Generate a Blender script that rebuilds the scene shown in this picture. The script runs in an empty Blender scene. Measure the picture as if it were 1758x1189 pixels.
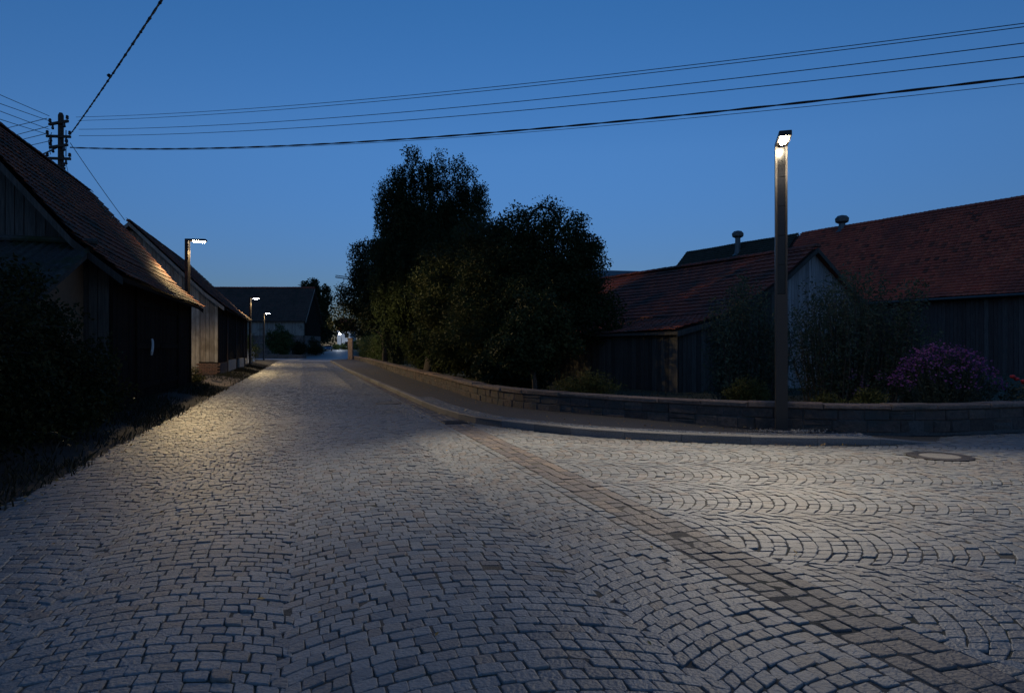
import bpy, math, random
import numpy as np
from mathutils import Vector, Matrix

random.seed(7)
RNG = np.random.default_rng(11)
SC = bpy.context.scene
COL = SC.collection
R = math.radians

# ------------------------------------------------------------------ camera
cam = bpy.data.cameras.new('camera')
cam.sensor_width = 36.0
cam.lens = 24.0
cam.clip_end = 2000
cam.clip_start = 0.05
camo = bpy.data.objects.new('camera', cam)
COL.objects.link(camo)
camo.location = (0, 0, 1.55)
camo.rotation_euler = (R(90.12), 0, 0)
SC.camera = camo

# ------------------------------------------------------------------ sky
w = bpy.data.worlds.new('World')
SC.world = w
w.use_nodes = True
nt = w.node_tree
bg = nt.nodes['Background']
sky = nt.nodes.new('ShaderNodeTexSky')
sky.sky_type = 'NISHITA'
sky.sun_disc = False
sky.sun_elevation = R(4)
sky.sun_rotation = R(180)
sky.air_density = 1.0
sky.dust_density = 0.0
sky.ozone_density = 4.0
tint = nt.nodes.new('ShaderNodeMix')
tint.data_type = 'RGBA'
tint.blend_type = 'MULTIPLY'
tint.inputs['Factor'].default_value = 1.0
tint.inputs['B'].default_value = (0.86, 0.89, 1.0, 1)
nt.links.new(sky.outputs['Color'], tint.inputs['A'])
tcw = nt.nodes.new('ShaderNodeTexCoord')
sep = nt.nodes.new('ShaderNodeSeparateXYZ')
nt.links.new(tcw.outputs['Generated'], sep.inputs[0])
dusk = nt.nodes.new('ShaderNodeValToRGB')          # the dim band low in a dusk sky, all round
els = dusk.color_ramp.elements
els[0].position = 0.0; els[0].color = (.42, .42, .62, 1)
els[1].position = 1.0; els[1].color = (.78, .94, 1, 1)
for p_, c_ in ((.12, (.67, .60, .75, 1)), (.27, (.92, .86, .93, 1)), (.46, (.78, .94, 1, 1))):
    e_ = els.new(p_); e_.color = c_
nt.links.new(sep.outputs['Z'], dusk.inputs['Fac'])
mul = nt.nodes.new('ShaderNodeMix')
mul.data_type = 'RGBA'
mul.blend_type = 'MULTIPLY'
mul.inputs['Factor'].default_value = 1.0
nt.links.new(tint.outputs['Result'], mul.inputs['A'])
nt.links.new(dusk.outputs['Color'], mul.inputs['B'])
nt.links.new(mul.outputs['Result'], bg.inputs['Color'])
bg.inputs['Strength'].default_value = 0.15

sun = bpy.data.lights.new('sun', 'SUN')
sun.energy = 0.03            # broad afterglow of the set sun behind the camera
sun.angle = R(110)
sun.color = (1.0, 0.80, 0.55)
suno = bpy.data.objects.new('sun', sun)
COL.objects.link(suno)
suno.rotation_euler = (R(48), 0, 0)

SC.view_settings.view_transform = 'Standard'
SC.view_settings.look = 'None'
SC.view_settings.exposure = 0.46
SC.view_settings.gamma = 1.0
SC.view_settings.use_curve_mapping = False
SC.render.engine = 'CYCLES'
SC.cycles.max_bounces = 5
SC.cycles.sample_clamp_indirect = 3.0
SC.cycles.use_denoising = True

# ------------------------------------------------------------------ frames and ground
DX, DY = -0.292, 0.956           # direction of the main street
NX, NY = 0.956, 0.292            # to the right of it


def rf(s, n, z=0.0):
    return np.array([s * DX + n * NX, s * DY + n * NY, z])


def sn(x, y):
    return x * DX + y * DY, x * NX + y * NY


def rise(y):
    y = np.asarray(y, float)
    a = np.clip(y - 80, 0, 110)
    b = np.clip(y - 190, 0, 110)
    return 7e-5 * a * a + 0.0154 * b


def sstep(a, b, t):
    t = np.clip((t - a) / (b - a), 0, 1)
    return t * t * (3 - 2 * t)


def gz(x, y):
    """height of the street and of the verge on its left"""
    x = np.asarray(x, float)
    y = np.asarray(y, float)
    n = x * NX + y * NY
    cam_ = 0.03 * np.clip(1 - ((n - 0.1) / 2.87) ** 2, 0, 1)
    bank = 0.17 * sstep(-2.8, -4.1, n) * (1 - sstep(70, 100, y))
    return rise(y) + cam_ + bank


# ------------------------------------------------------------------ object helpers
def prop(o, label=None, cat=None, group=None, kind=None):
    if label: o['label'] = label
    if cat: o['category'] = cat
    if group: o['group'] = group
    if kind: o['kind'] = kind
    return o


def thing(name, label, cat, loc=(0, 0, 0), group=None):
    o = bpy.data.objects.new(name, None)
    o.empty_display_size = 0.2
    COL.objects.link(o)
    o.location = loc
    return prop(o, label, cat, group)


def attach(o, parent):
    """parent without moving: meshes are built in world coordinates"""
    if parent is not None:
        o.parent = parent
        top = parent
        while top.parent is not None:
            top = top.parent
        if parent.parent is None:
            o.matrix_parent_inverse = Matrix.Translation(-Vector(parent.location))
    return o


def link_mesh(name, me, parent=None):
    o = bpy.data.objects.new(name, me)
    COL.objects.link(o)
    return attach(o, parent)


class Geo:
    """collects faces; build() links them as one mesh object"""

    def __init__(self):
        self.V = []; self.F = []; self.T = []; self.M = []; self.n = 0

    def add(self, V, F, tone=None, m=0):
        V = np.asarray(V, float).reshape(-1, 3)
        F = np.asarray(F, int)
        self.V.append(V)
        self.F.append(F + self.n)
        self.n += len(V)
        if tone is None: tone = random.random()
        t = np.broadcast_to(np.asarray(tone, float), (len(F),)).copy()
        self.T.append(t)
        self.M.append(np.full(len(F), m, int))
        return self

    def box(self, c, ax, ay, az, sx, sy, sz, tone=None, m=0):
        c = np.asarray(c, float)
        ax, ay, az = [np.asarray(a, float) for a in (ax, ay, az)]
        V = []
        for k in (-.5, .5):
            for i, j in ((-.5, -.5), (.5, -.5), (.5, .5), (-.5, .5)):
                V.append(c + ax * sx * i + ay * sy * j + az * sz * k)
        F = [(0, 3, 2, 1), (4, 5, 6, 7), (0, 1, 5, 4), (1, 2, 6, 5), (2, 3, 7, 6), (3, 0, 4, 7)]
        return self.add(V, F, tone, m)

    def abox(self, c, sx, sy, sz, tone=None, m=0):
        return self.box(c, (1, 0, 0), (0, 1, 0), (0, 0, 1), sx, sy, sz, tone, m)

    def prism(self, A, B, tone=None, m=0):
        """two matching rings joined by sides, capped (quads only rings of 4)"""
        k = len(A)
        V = list(A) + list(B)
        F = [(i, (i + 1) % k, k + (i + 1) % k, k + i) for i in range(k)]
        self.add(V, F, tone, m)
        self.add(list(A), [tuple(range(k))[::-1]], tone, m)
        self.add(list(B), [tuple(range(k))], tone, m)
        return self

    def tube(self, P, rad, k=6, tone=None, m=0, cap=True):
        P = np.asarray(P, float)
        n = len(P)
        rad = np.broadcast_to(np.asarray(rad, float), (n,))
        T = np.gradient(P, axis=0)
        T /= np.linalg.norm(T, axis=1)[:, None] + 1e-9
        ref = np.array([0, 0, 1.0]) if abs(T[:, 2]).mean() < 0.8 else np.array([1.0, 0, 0])
        a = np.linspace(0, 2 * np.pi, k, endpoint=False)
        V = []
        for i in range(n):
            u = np.cross(T[i], ref); u /= np.linalg.norm(u) + 1e-9
            v = np.cross(T[i], u)
            V.append(P[i] + rad[i] * (np.cos(a)[:, None] * u + np.sin(a)[:, None] * v))
        V = np.concatenate(V)
        F = [(i * k + j, i * k + (j + 1) % k, (i + 1) * k + (j + 1) % k, (i + 1) * k + j)
             for i in range(n - 1) for j in range(k)]
        self.add(V, F, tone, m)
        if cap:
            self.add(V[-k:], [tuple(range(k))], tone, m)
            self.add(V[:k], [tuple(range(k))[::-1]], tone, m)
        return self

    def lathe(self, c, prof, k=10, tone=None, m=0, axis=(0, 0, 1)):
        c = np.asarray(c, float)
        P = [c + np.asarray(axis, float) * h for r, h in prof]
        az = np.asarray(axis, float)
        ref = np.array([1.0, 0, 0]) if abs(az[2]) > .8 else np.array([0, 0, 1.0])
        u = np.cross(az, ref); u /= np.linalg.norm(u); v = np.cross(az, u)
        a = np.linspace(0, 2 * np.pi, k, endpoint=False)
        V = np.concatenate([P[i] + max(prof[i][0], 1e-4) * (np.cos(a)[:, None] * u + np.sin(a)[:, None] * v)
                            for i in range(len(prof))])
        F = [(i * k + j, i * k + (j + 1) % k, (i + 1) * k + (j + 1) % k, (i + 1) * k + j)
             for i in range(len(prof) - 1) for j in range(k)]
        self.add(V, F, tone, m)
        self.add(V[-k:], [tuple(range(k))], tone, m)
        return self

    def mesh(self, name, mats, smooth=False):
        V = np.concatenate(self.V)
        me = bpy.data.meshes.new(name)
        me.vertices.add(len(V))
        me.vertices.foreach_set('co', V.astype(np.float32).ravel())
        loops = np.concatenate([f.ravel() for f in self.F])
        tot = np.concatenate([np.full(len(f), f.shape[1]) for f in self.F])
        start = np.concatenate([[0], np.cumsum(tot)[:-1]])
        me.loops.add(len(loops))
        me.loops.foreach_set('vertex_index', loops.astype(np.int32))
        me.polygons.add(len(tot))
        me.polygons.foreach_set('loop_start', start.astype(np.int32))
        me.polygons.foreach_set('loop_total', tot.astype(np.int32))
        if not isinstance(mats, (list, tuple)): mats = [mats]
        for mm in mats: me.materials.append(mm)
        me.polygons.foreach_set('material_index', np.concatenate(self.M).astype(np.int32))
        me.polygons.foreach_set('use_smooth', np.full(len(tot), smooth))
        at = me.attributes.new('tone', 'FLOAT', 'FACE')
        at.data.foreach_set('value', np.concatenate(self.T).astype(np.float32))
        me.update(calc_edges=True)
        me.validate()
        return me

    def build(self, name, mats, parent=None, smooth=False, kind=None):
        o = link_mesh(name, self.mesh(name, mats, smooth), parent)
        if kind: o['kind'] = kind
        return o


# ------------------------------------------------------------------ materials
def mat(name, cols, rough=0.8, n_scale=8.0, n_amt=0.35, stretch=(1, 1, 1), bump=0.0, b_scale=40.0,
        big=None, spec=0.5, metal=0.0, rough_var=0.0, trans=0.0):
    """cols: ramp over the face attribute 'tone'; noise gives grain; big=(scale, colour, lo, hi): patches"""
    m = bpy.data.materials.new(name)
    m.use_nodes = True
    t = m.node_tree
    L = t.links.new
    b = t.nodes['Principled BSDF']
    b.inputs['Roughness'].default_value = rough
    b.inputs['Specular IOR Level'].default_value = spec
    b.inputs['Metallic'].default_value = metal
    at = t.nodes.new('ShaderNodeAttribute'); at.attribute_name = 'tone'
    rp = t.nodes.new('ShaderNodeValToRGB')
    el = rp.color_ramp.elements
    while len(el) < len(cols): el.new(0.5)
    for i, c in enumerate(cols):
        el[i].position = i / max(1, len(cols) - 1)
        el[i].color = (*c, 1)
    L(at.outputs['Fac'], rp.inputs['Fac'])
    gp = t.nodes.new('ShaderNodeNewGeometry')
    mp = t.nodes.new('ShaderNodeMapping')
    mp.inputs['Scale'].default_value = stretch
    L(gp.outputs['Position'], mp.inputs['Vector'])
    nz = t.nodes.new('ShaderNodeTexNoise')
    nz.inputs['Scale'].default_value = n_scale
    nz.inputs['Detail'].default_value = 5
    nz.inputs['Roughness'].default_value = 0.65
    L(mp.outputs['Vector'], nz.inputs['Vector'])
    mr = t.nodes.new('ShaderNodeMapRange')
    mr.inputs['From Min'].default_value = 0.25
    mr.inputs['From Max'].default_value = 0.75
    mr.inputs['To Min'].default_value = 1 - n_amt
    mr.inputs['To Max'].default_value = 1 + n_amt
    L(nz.outputs['Fac'], mr.inputs['Value'])
    mx = t.nodes.new('ShaderNodeMix'); mx.data_type = 'RGBA'; mx.blend_type = 'MULTIPLY'
    mx.inputs['Factor'].default_value = 1
    L(rp.outputs['Color'], mx.inputs['A'])
    L(mr.outputs['Result'], mx.inputs['B'])
    out = mx.outputs['Result']
    if big:
        n2 = t.nodes.new('ShaderNodeTexNoise')
        n2.inputs['Scale'].default_value = big[0]
        n2.inputs['Detail'].default_value = 6
        L(gp.outputs['Position'], n2.inputs['Vector'])
        r2 = t.nodes.new('ShaderNodeMapRange')
        r2.inputs['From Min'].default_value = big[2]
        r2.inputs['From Max'].default_value = big[3]
        L(n2.outputs['Fac'], r2.inputs['Value'])
        m2 = t.nodes.new('ShaderNodeMix'); m2.data_type = 'RGBA'
        L(r2.outputs['Result'], m2.inputs['Factor'])
        L(out, m2.inputs['A'])
        m2.inputs['B'].default_value = (*big[1], 1)
        out = m2.outputs['Result']
    L(out, b.inputs['Base Color'])
    if rough_var:
        r3 = t.nodes.new('ShaderNodeMapRange')
        r3.inputs['To Min'].default_value = rough - rough_var
        r3.inputs['To Max'].default_value = rough + rough_var
        L(nz.outputs['Fac'], r3.inputs['Value'])
        L(r3.outputs['Result'], b.inputs['Roughness'])
    if bump:
        n3 = t.nodes.new('ShaderNodeTexNoise')
        n3.inputs['Scale'].default_value = b_scale
        n3.inputs['Detail'].default_value = 4
        L(mp.outputs['Vector'], n3.inputs['Vector'])
        bp = t.nodes.new('ShaderNodeBump')
        bp.inputs['Strength'].default_value = bump
        bp.inputs['Distance'].default_value = 0.02
        L(n3.outputs['Fac'], bp.inputs['Height'])
        L(bp.outputs['Normal'], b.inputs['Normal'])
    if trans:
        tr = t.nodes.new('ShaderNodeBsdfTranslucent')
        L(out, tr.inputs['Color'])
        ms = t.nodes.new('ShaderNodeMixShader')
        ms.inputs['Fac'].default_value = trans
        L(b.outputs['BSDF'], ms.inputs[1])
        L(tr.outputs['BSDF'], ms.inputs[2])
        L(ms.outputs['Shader'], t.nodes['Material Output'].inputs['Surface'])
    return m


def emit(name, col, strength):
    m = bpy.data.materials.new(name)
    m.use_nodes = True
    b = m.node_tree.nodes['Principled BSDF']
    b.inputs['Base Color'].default_value = (0.8, 0.8, 0.8, 1)
    b.inputs['Emission Color'].default_value = (*col, 1)
    b.inputs['Emission Strength'].default_value = strength
    return m


M = {}
M['sett'] = mat('granite_sett', [(.088, .094, .098), (.13, .138, .14), (.178, .186, .184), (.195, .196, .186), (.16, .135, .112), (.255, .257, .25)],
                rough=.52, n_scale=60, n_amt=.35, bump=.55, b_scale=45, rough_var=.12, big=(.5, (.13, .115, .10), .52, .8))
M['gutter'] = mat('brown_sett', [(.085, .077, .076), (.12, .103, .095), (.10, .088, .084), (.18, .14, .108), (.11, .098, .094)],
                  rough=.6, n_scale=40, n_amt=.4, bump=.7, b_scale=35)
M['joint'] = mat('joint_dirt', [(.06, .055, .048), (.08, .072, .06)], rough=.95, n_scale=30, n_amt=.5, bump=.6, b_scale=120,
                 big=(1.2, (.03, .04, .02), .5, .7))
M['asphalt'] = mat('asphalt', [(.055, .050, .047), (.065, .06, .055)], rough=.85, n_scale=140, n_amt=.5, bump=.5, b_scale=200,
                   big=(.8, (.055, .052, .05), .45, .65))
M['kerb'] = mat('kerb_granite', [(.10, .098, .095), (.16, .155, .15)], rough=.75, n_scale=50, n_amt=.4, bump=.4, b_scale=60)
M['stone'] = mat('sandstone_block', [(.05, .038, .032), (.085, .06, .048), (.065, .052, .045), (.11, .08, .062)], rough=.9, n_scale=14, n_amt=.5,
                 bump=1.0, b_scale=22, big=(2.2, (.05, .05, .045), .48, .66))
M['coping'] = mat('sandstone_coping', [(.13, .09, .07), (.17, .12, .095), (.12, .095, .08)], rough=.9, n_scale=16, n_amt=.5, bump=.9,
                  b_scale=25, big=(1.8, (.07, .065, .055), .5, .7))
M['mortar'] = mat('mortar', [(.07, .065, .06), (.09, .085, .08)], rough=.95, n_scale=25, n_amt=.5, bump=.6, b_scale=60)
M['grass_ground'] = mat('verge_soil', [(.017, .015, .010), (.023, .019, .012)], rough=.95, n_scale=6, n_amt=.5, bump=.9, b_scale=14,
                        big=(.9, (.034, .027, .018), .5, .68))
M['lawn'] = mat('lawn_soil', [(.022, .032, .014), (.03, .04, .018)], rough=.95, n_scale=9, n_amt=.6, bump=.9, b_scale=30)
M['dirt'] = mat('dirt_path', [(.16, .125, .085), (.18, .14, .1)], rough=.95, n_scale=9, n_amt=.45, bump=.8, b_scale=40)
M['blade'] = mat('grass_blade', [(.012, .016, .006), (.022, .024, .009), (.036, .028, .014)], rough=.7, n_scale=5, n_amt=.3, trans=.2)
M['wood_dark'] = mat('dark_stained_wood', [(.016, .011, .009), (.026, .017, .013), (.021, .015, .012)], rough=.95, spec=.04, n_scale=9, n_amt=.4,
                     stretch=(3, 3, .25), bump=.5, b_scale=30)
M['wood_grey'] = mat('weathered_grey_wood', [(.16, .14, .12), (.24, .215, .185), (.30, .275, .24), (.20, .17, .14)], spec=.2, rough=.85, n_scale=10,
                     n_amt=.45, stretch=(3, 3, .2), bump=.6, b_scale=30, big=(1.1, (.12, .10, .08), .55, .75))
M['wood_pale'] = mat('bleached_grey_wood', [(.16, .16, .16), (.24, .24, .24), (.30, .30, .30), (.12, .115, .11)], spec=.2, rough=.9, n_scale=10, n_amt=.45, stretch=(3, 3, .2), bump=.6, b_scale=30)
M['wood_shed'] = mat('dark_grey_wood', [(.034, .032, .028), (.056, .052, .046), (.08, .076, .068), (.045, .038, .032)], spec=.2, rough=.85, n_scale=10,
                     n_amt=.5, stretch=(3, 3, .2), bump=.6, b_scale=30)
M['wood_barn'] = mat('brown_barn_wood', [(.06, .045, .04), (.085, .062, .055), (.075, .06, .055), (.12, .10, .09)], spec=.2, rough=.85, n_scale=10,
                     n_amt=.45, stretch=(3, 3, .2), bump=.6, b_scale=30)
M['core'] = mat('wall_core', [(.012, .010, .009), (.014, .012, .010)], rough=.95, n_amt=.2)
M['tile_old'] = mat('old_clay_tile', [(.16, .055, .03), (.22, .07, .035), (.12, .052, .034), (.27, .09, .042)], spec=.2, rough=.78, n_scale=14,
                    n_amt=.45, bump=.6, b_scale=30, big=(.9, (.045, .042, .03), .5, .68))
M['tile_grey'] = mat('grey_brown_tile', [(.055, .042, .036), (.075, .055, .045), (.06, .05, .042)], spec=.2, rough=.85, n_scale=10, n_amt=.4,
                     bump=.6, b_scale=30, big=(.7, (.04, .04, .032), .5, .7))
M['tile_red'] = mat('red_clay_tile', [(.40, .08, .045), (.48, .095, .05), (.34, .07, .042), (.52, .115, .06), (.12, .045, .03)], spec=.2, rough=.8, n_scale=10,
                    n_amt=.35, bump=.5, b_scale=30, big=(.35, (.26, .065, .042), .5, .7))
M['tile_shed'] = mat('shed_clay_tile', [(.22, .06, .04), (.28, .075, .045), (.16, .055, .04), (.32, .09, .05)], spec=.2, rough=.82, n_scale=12,
                     n_amt=.45, bump=.6, b_scale=30, big=(.8, (.065, .05, .042), .47, .66))
M['tile_moss'] = mat('mossy_tile', [(.03, .034, .024), (.042, .044, .03), (.05, .045, .034)], spec=.2, rough=.9, n_scale=12, n_amt=.45, bump=.6, b_scale=30)
M['slate'] = mat('dark_roof_sheet', [(.02, .02, .026), (.026, .026, .03)], rough=.7, n_scale=6, n_amt=.3)
M['fibre'] = mat('corrugated_cement', [(.045, .046, .043), (.065, .065, .06), (.052, .052, .046)], spec=.05, rough=.9, n_scale=14, n_amt=.5, bump=.5, b_scale=40,
                 big=(1.6, (.035, .042, .022), .48, .62))
M['plaster'] = mat('tan_plaster', [(.15, .09, .05), (.17, .105, .058)], rough=.9, n_scale=10, n_amt=.2, bump=.4, b_scale=50)
M['white_wall'] = mat('white_plaster', [(.7, .7, .7), (.75, .75, .75)], rough=.9, n_scale=4, n_amt=.08)
M['white_paint'] = mat('white_paint', [(.6, .6, .57), (.72, .72, .7)], rough=.7, n_scale=12, n_amt=.15)
M['brick'] = mat('old_brick', [(.12, .065, .048), (.15, .085, .062), (.10, .07, .056)], rough=.9, n_scale=20, n_amt=.4, bump=.5, b_scale=40)
M['concrete'] = mat('concrete', [(.3, .29, .27), (.36, .35, .32)], rough=.9, n_scale=12, n_amt=.25, bump=.4, b_scale=40)
M['rubble'] = mat('rubble_stone', [(.10, .075, .065), (.16, .115, .095), (.13, .11, .10)], rough=.95, n_scale=5, n_amt=.5, bump=.8, b_scale=8)
M['lamp_metal'] = mat('bronze_grey_metal', [(.035, .031, .028), (.04, .035, .032)], spec=.3, rough=.42, n_scale=30, n_amt=.06, metal=.35)
M['lamp_panel'] = mat('black_glass_panel', [(.005, .005, .006), (.006, .006, .007)], rough=.22, spec=.25, n_scale=30, n_amt=.05)
M['led'] = emit('lit_led', (1.0, .84, .58), 240.0)
M['led_white'] = emit('lit_led_white', (.85, .93, 1.0), 45.0)
M['iron'] = mat('cast_iron', [(.035, .03, .028), (.045, .038, .034)], rough=.55, n_scale=60, n_amt=.4, bump=.5, b_scale=90, metal=.4)
M['pole_wood'] = mat('pole_wood', [(.04, .028, .02), (.05, .035, .025)], rough=.85, n_scale=10, n_amt=.4, stretch=(3, 3, .2))
M['wire'] = mat('wire_cable', [(.018, .018, .02), (.02, .02, .022)], rough=.6, n_amt=.05)
M['insulator'] = mat('brown_ceramic', [(.03, .018, .014), (.035, .02, .015)], rough=.3, n_amt=.05)
M['zinc'] = mat('zinc_sheet', [(.09, .10, .10), (.11, .12, .12)], rough=.5, n_scale=10, n_amt=.25, metal=.4)
M['bark'] = mat('bark', [(.04, .032, .026), (.06, .05, .04)], rough=.9, n_scale=12, n_amt=.5, bump=.8, b_scale=20)
M['birch_bark'] = mat('birch_bark', [(.25, .24, .22), (.3, .29, .27)], rough=.8, n_scale=7, n_amt=.7)
FOL = {}
for nm, cs in {
        'birch': [(.018, .030, .013), (.026, .039, .016), (.034, .045, .018)],
        'fruit': [(.020, .032, .013), (.027, .039, .015), (.034, .044, .016), (.046, .045, .018)],
        'dark': [(.016, .026, .012), (.022, .034, .015), (.03, .04, .016)],
        'hedge': [(.03, .055, .018), (.045, .07, .022), (.05, .06, .02)],
        'scrub': [(.014, .019, .007), (.024, .029, .009), (.034, .036, .012), (.044, .034, .012)],
        'grey': [(.04, .058, .036), (.055, .075, .05), (.07, .09, .06)],
        'olive': [(.06, .06, .018), (.085, .08, .022), (.10, .085, .03)],
        'lit': [(.09, .11, .035), (.12, .13, .04), (.14, .13, .05)]}.items():
    FOL[nm] = mat('leaf_' + nm, cs, rough=.6, n_scale=2, n_amt=.3, trans=.15, spec=.1)
M['aster'] = mat('purple_petal', [(.10, .03, .12), (.15, .04, .16), (.20, .05, .18), (.10, .03, .13)], rough=.7, n_amt=.15, trans=.2)
M['rose'] = mat('red_petal', [(.28, .012, .014), (.36, .02, .02)], rough=.6, n_amt=.15)
M['aster_leaf'] = mat('aster_leaf', [(.02, .03, .02), (.03, .04, .02), (.06, .055, .02)], rough=.7, n_amt=.3)
M['leaf_litter'] = mat('fallen_leaf', [(.25, .16, .05), (.32, .2, .06), (.18, .11, .05)], rough=.8, n_amt=.3)
M['gravel'] = mat('gravel', [(.12, .1, .085), (.2, .18, .155), (.3, .27, .22)], rough=.9, n_amt=.3)
M['car_paint'] = mat('dark_blue_paint', [(.02, .03, .09), (.022, .032, .095)], rough=.25, n_amt=.05)
M['glass'] = mat('dark_glass', [(.012, .014, .02), (.012, .014, .02)], rough=.08, n_amt=0.02)
M['rubber'] = mat('tyre_rubber', [(.02, .02, .02), (.02, .02, .02)], rough=.8, n_amt=.1)
M['head'] = mat('headlight_glass', [(.7, .7, .72), (.75, .75, .77)], rough=.15, n_amt=.05)
M['crane'] = mat('crane_steel', [(.12, .12, .12), (.13, .13, .13)], rough=.6, n_amt=.1)


def resample(P, step=None, n=None):
    P = np.asarray(P, float)
    # Catmull-Rom through the points, then even arc length
    Q = [P[0] * 2 - P[1]] + list(P) + [P[-1] * 2 - P[-2]]
    out = []
    for i in range(1, len(Q) - 2):
        p0, p1, p2, p3 = Q[i - 1], Q[i], Q[i + 1], Q[i + 2]
        # centripetal-ish blend limited so that long spans stay calm
        d01 = max(np.linalg.norm(p1 - p0), 1e-6) ** .5; d12 = max(np.linalg.norm(p2 - p1), 1e-6) ** .5; d23 = max(np.linalg.norm(p3 - p2), 1e-6) ** .5
        m1 = (p2 - p1) + d12 * ((p1 - p0) / d01 - (p2 - p0) / (d01 + d12))
        m2 = (p2 - p1) + d12 * ((p3 - p2) / d23 - (p3 - p1) / (d12 + d23))
        for t in np.linspace(0, 1, 24, endpoint=False):
            a = 2 * (p1 - p2) + m1 + m2
            b = -3 * (p1 - p2) - 2 * m1 - m2
            out.append(a * t ** 3 + b * t ** 2 + m1 * t + p1)
    out.append(P[-1])
    out = np.array(out)
    L = np.concatenate([[0], np.cumsum(np.linalg.norm(np.diff(out, axis=0), axis=1))])
    if n is None: n = max(2, int(L[-1] / step) + 1)
    s = np.linspace(0, L[-1], n)
    return np.stack([np.interp(s, L, out[:, k]) for k in range(out.shape[1])], 1), s


class Path:
    def __init__(self, P):
        self.P, self.s = resample(P, step=.1)
        self.len = self.s[-1]

    def at(self, s):
        return np.array([np.interp(s, self.s, self.P[:, 0]), np.interp(s, self.s, self.P[:, 1])])

    def dirn(self, s):
        d = self.at(min(s + .15, self.len)) - self.at(max(s - .15, 0))
        return d / (np.linalg.norm(d) + 1e-9)


def in_poly(x, y, poly):
    c = np.zeros(len(x), bool)
    j = len(poly) - 1
    for i in range(len(poly)):
        xi, yi = poly[i]; xj, yj = poly[j]
        hit = ((yi > y) != (yj > y)) & (x < (xj - xi) * (y - yi) / (yj - yi + 1e-12) + xi)
        c ^= hit
        j = i
    return c


# kerb foot along the street and round the corner; foot of the garden wall
KERB = Path([(-20.9, 87), (-21.3, 82), (-20.5, 77), (-18.3, 70), (-12.07, 49.1), (-7.84, 35.6), (-4.2, 24.0), (-2.95, 20.0), (-1.78, 16.4), (-.69, 13.98),
             (.21, 12.98), (1.2, 12.05), (2.8, 11.28), (4.34, 10.9), (5.7, 10.85), (7.0, 11.15)])
WALL = Path([(-19.7, 85), (-14.6, 68), (-6.1, 37), (-2.45, 24.2), (-.65, 18.0), (.26, 16.2), (1.4, 14.95), (2.6, 13.85), (3.4, 13.25),
             (4.7, 12.45), (6.1, 12.05), (7.0, 12.0), (7.8, 12.1), (9.4, 12.55), (16, 14.8), (26, 18.4)])

# ------------------------------------------------------------------ ground and streets
g = Geo()
xs = np.concatenate([np.linspace(-900, -120, 6), np.linspace(-100, 100, 21), np.linspace(120, 900, 6)])
ys = np.concatenate([[-400, -100], np.linspace(-40, 300, 69), [400, 700, 1300]])
X, Y = np.meshgrid(xs, ys)
Z = rise(Y) - .05
nx, ny = len(xs), len(ys)
idx = np.arange(nx * ny).reshape(ny, nx)
F = np.stack([idx[:-1, :-1], idx[:-1, 1:], idx[1:, 1:], idx[1:, :-1]], -1).reshape(-1, 4)
g.add(np.stack([X, Y, Z], -1).reshape(-1, 3), F, .5)
g.build('ground', M['lawn'], smooth=True, kind='structure')


def sheet(name, P, Q, z, material, nq=4, kind='structure', parent=None):
    """a strip between two polylines of equal length, z is a function of x, y"""
    P = np.asarray(P, float); Q = np.asarray(Q, float)
    t = np.linspace(0, 1, nq + 1)
    G_ = P[:, None, :] * (1 - t)[None, :, None] + Q[:, None, :] * t[None, :, None]
    x, y = G_[..., 0], G_[..., 1]
    V = np.stack([x, y, z(x, y)], -1)
    a, b = x.shape
    ii = np.arange(a * b).reshape(a, b)
    F = np.stack([ii[:-1, :-1], ii[:-1, 1:], ii[1:, 1:], ii[1:, :-1]], -1).reshape(-1, 4)
    gg = Geo().add(V.reshape(-1, 3), F, .5)
    o = gg.build(name, material, parent, smooth=True, kind=kind)
    return o


# street surface behind and under the setts (joint bed), running on to the far bend
far_c = [(-23.3, 76), (-27.5, 95), (-30.3, 110), (-35.6, 135), (-46, 183), (-56, 225), (-70, 270)]


def street_center(y):
    yy = np.asarray(y, float)
    near = (0.105 * NX, 0)
    xc = (0.105 - yy * 0.292 * 1.0) / 0.956 * 1.0
    base = 0.105 / NX - yy * (NY / NX)
    fx = np.interp(yy, [p[1] for p in far_c], [p[0] for p in far_c])
    return np.where(yy < 76, base, fx)


yy = np.concatenate([np.linspace(-8, 76, 43), np.linspace(79, 270, 50)])
cx = street_center(yy)
half = np.where(yy < 76, 3.04, 3.3)
left = np.stack([cx - half, yy], 1)
right = np.stack([cx + half + np.where((yy > 76) & (yy < 130), 1.2, 0) + np.where(yy < 76, .25, 0), yy], 1)
m_far = bpy.data.materials.new('street_setts_far')
m_far.use_nodes = True
_t = m_far.node_tree
_b = _t.nodes['Principled BSDF']
_g = _t.nodes.new('ShaderNodeNewGeometry')
_v = _t.nodes.new('ShaderNodeTexVoronoi'); _v.inputs['Scale'].default_value = 9.0
_r = _t.nodes.new('ShaderNodeValToRGB')
_r.color_ramp.elements[0].color = (.10, .098, .095, 1); _r.color_ramp.elements[1].color = (.23, .225, .21, 1)
_w = _t.nodes.new('ShaderNodeTexNoise'); _w.inputs['Scale'].default_value = .35
_mm = _t.nodes.new('ShaderNodeMix'); _mm.data_type = 'RGBA'; _mm.blend_type = 'MULTIPLY'; _mm.inputs['Factor'].default_value = .5
_t.links.new(_g.outputs['Position'], _v.inputs['Vector'])
_t.links.new(_g.outputs['Position'], _w.inputs['Vector'])
_t.links.new(_v.outputs['Color'], _r.inputs['Fac'])
_t.links.new(_r.outputs['Color'], _mm.inputs['A'])
_t.links.new(_w.outputs['Fac'], _mm.inputs['B'])
_t.links.new(_r.outputs['Color'], _b.inputs['Base Color'])
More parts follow.
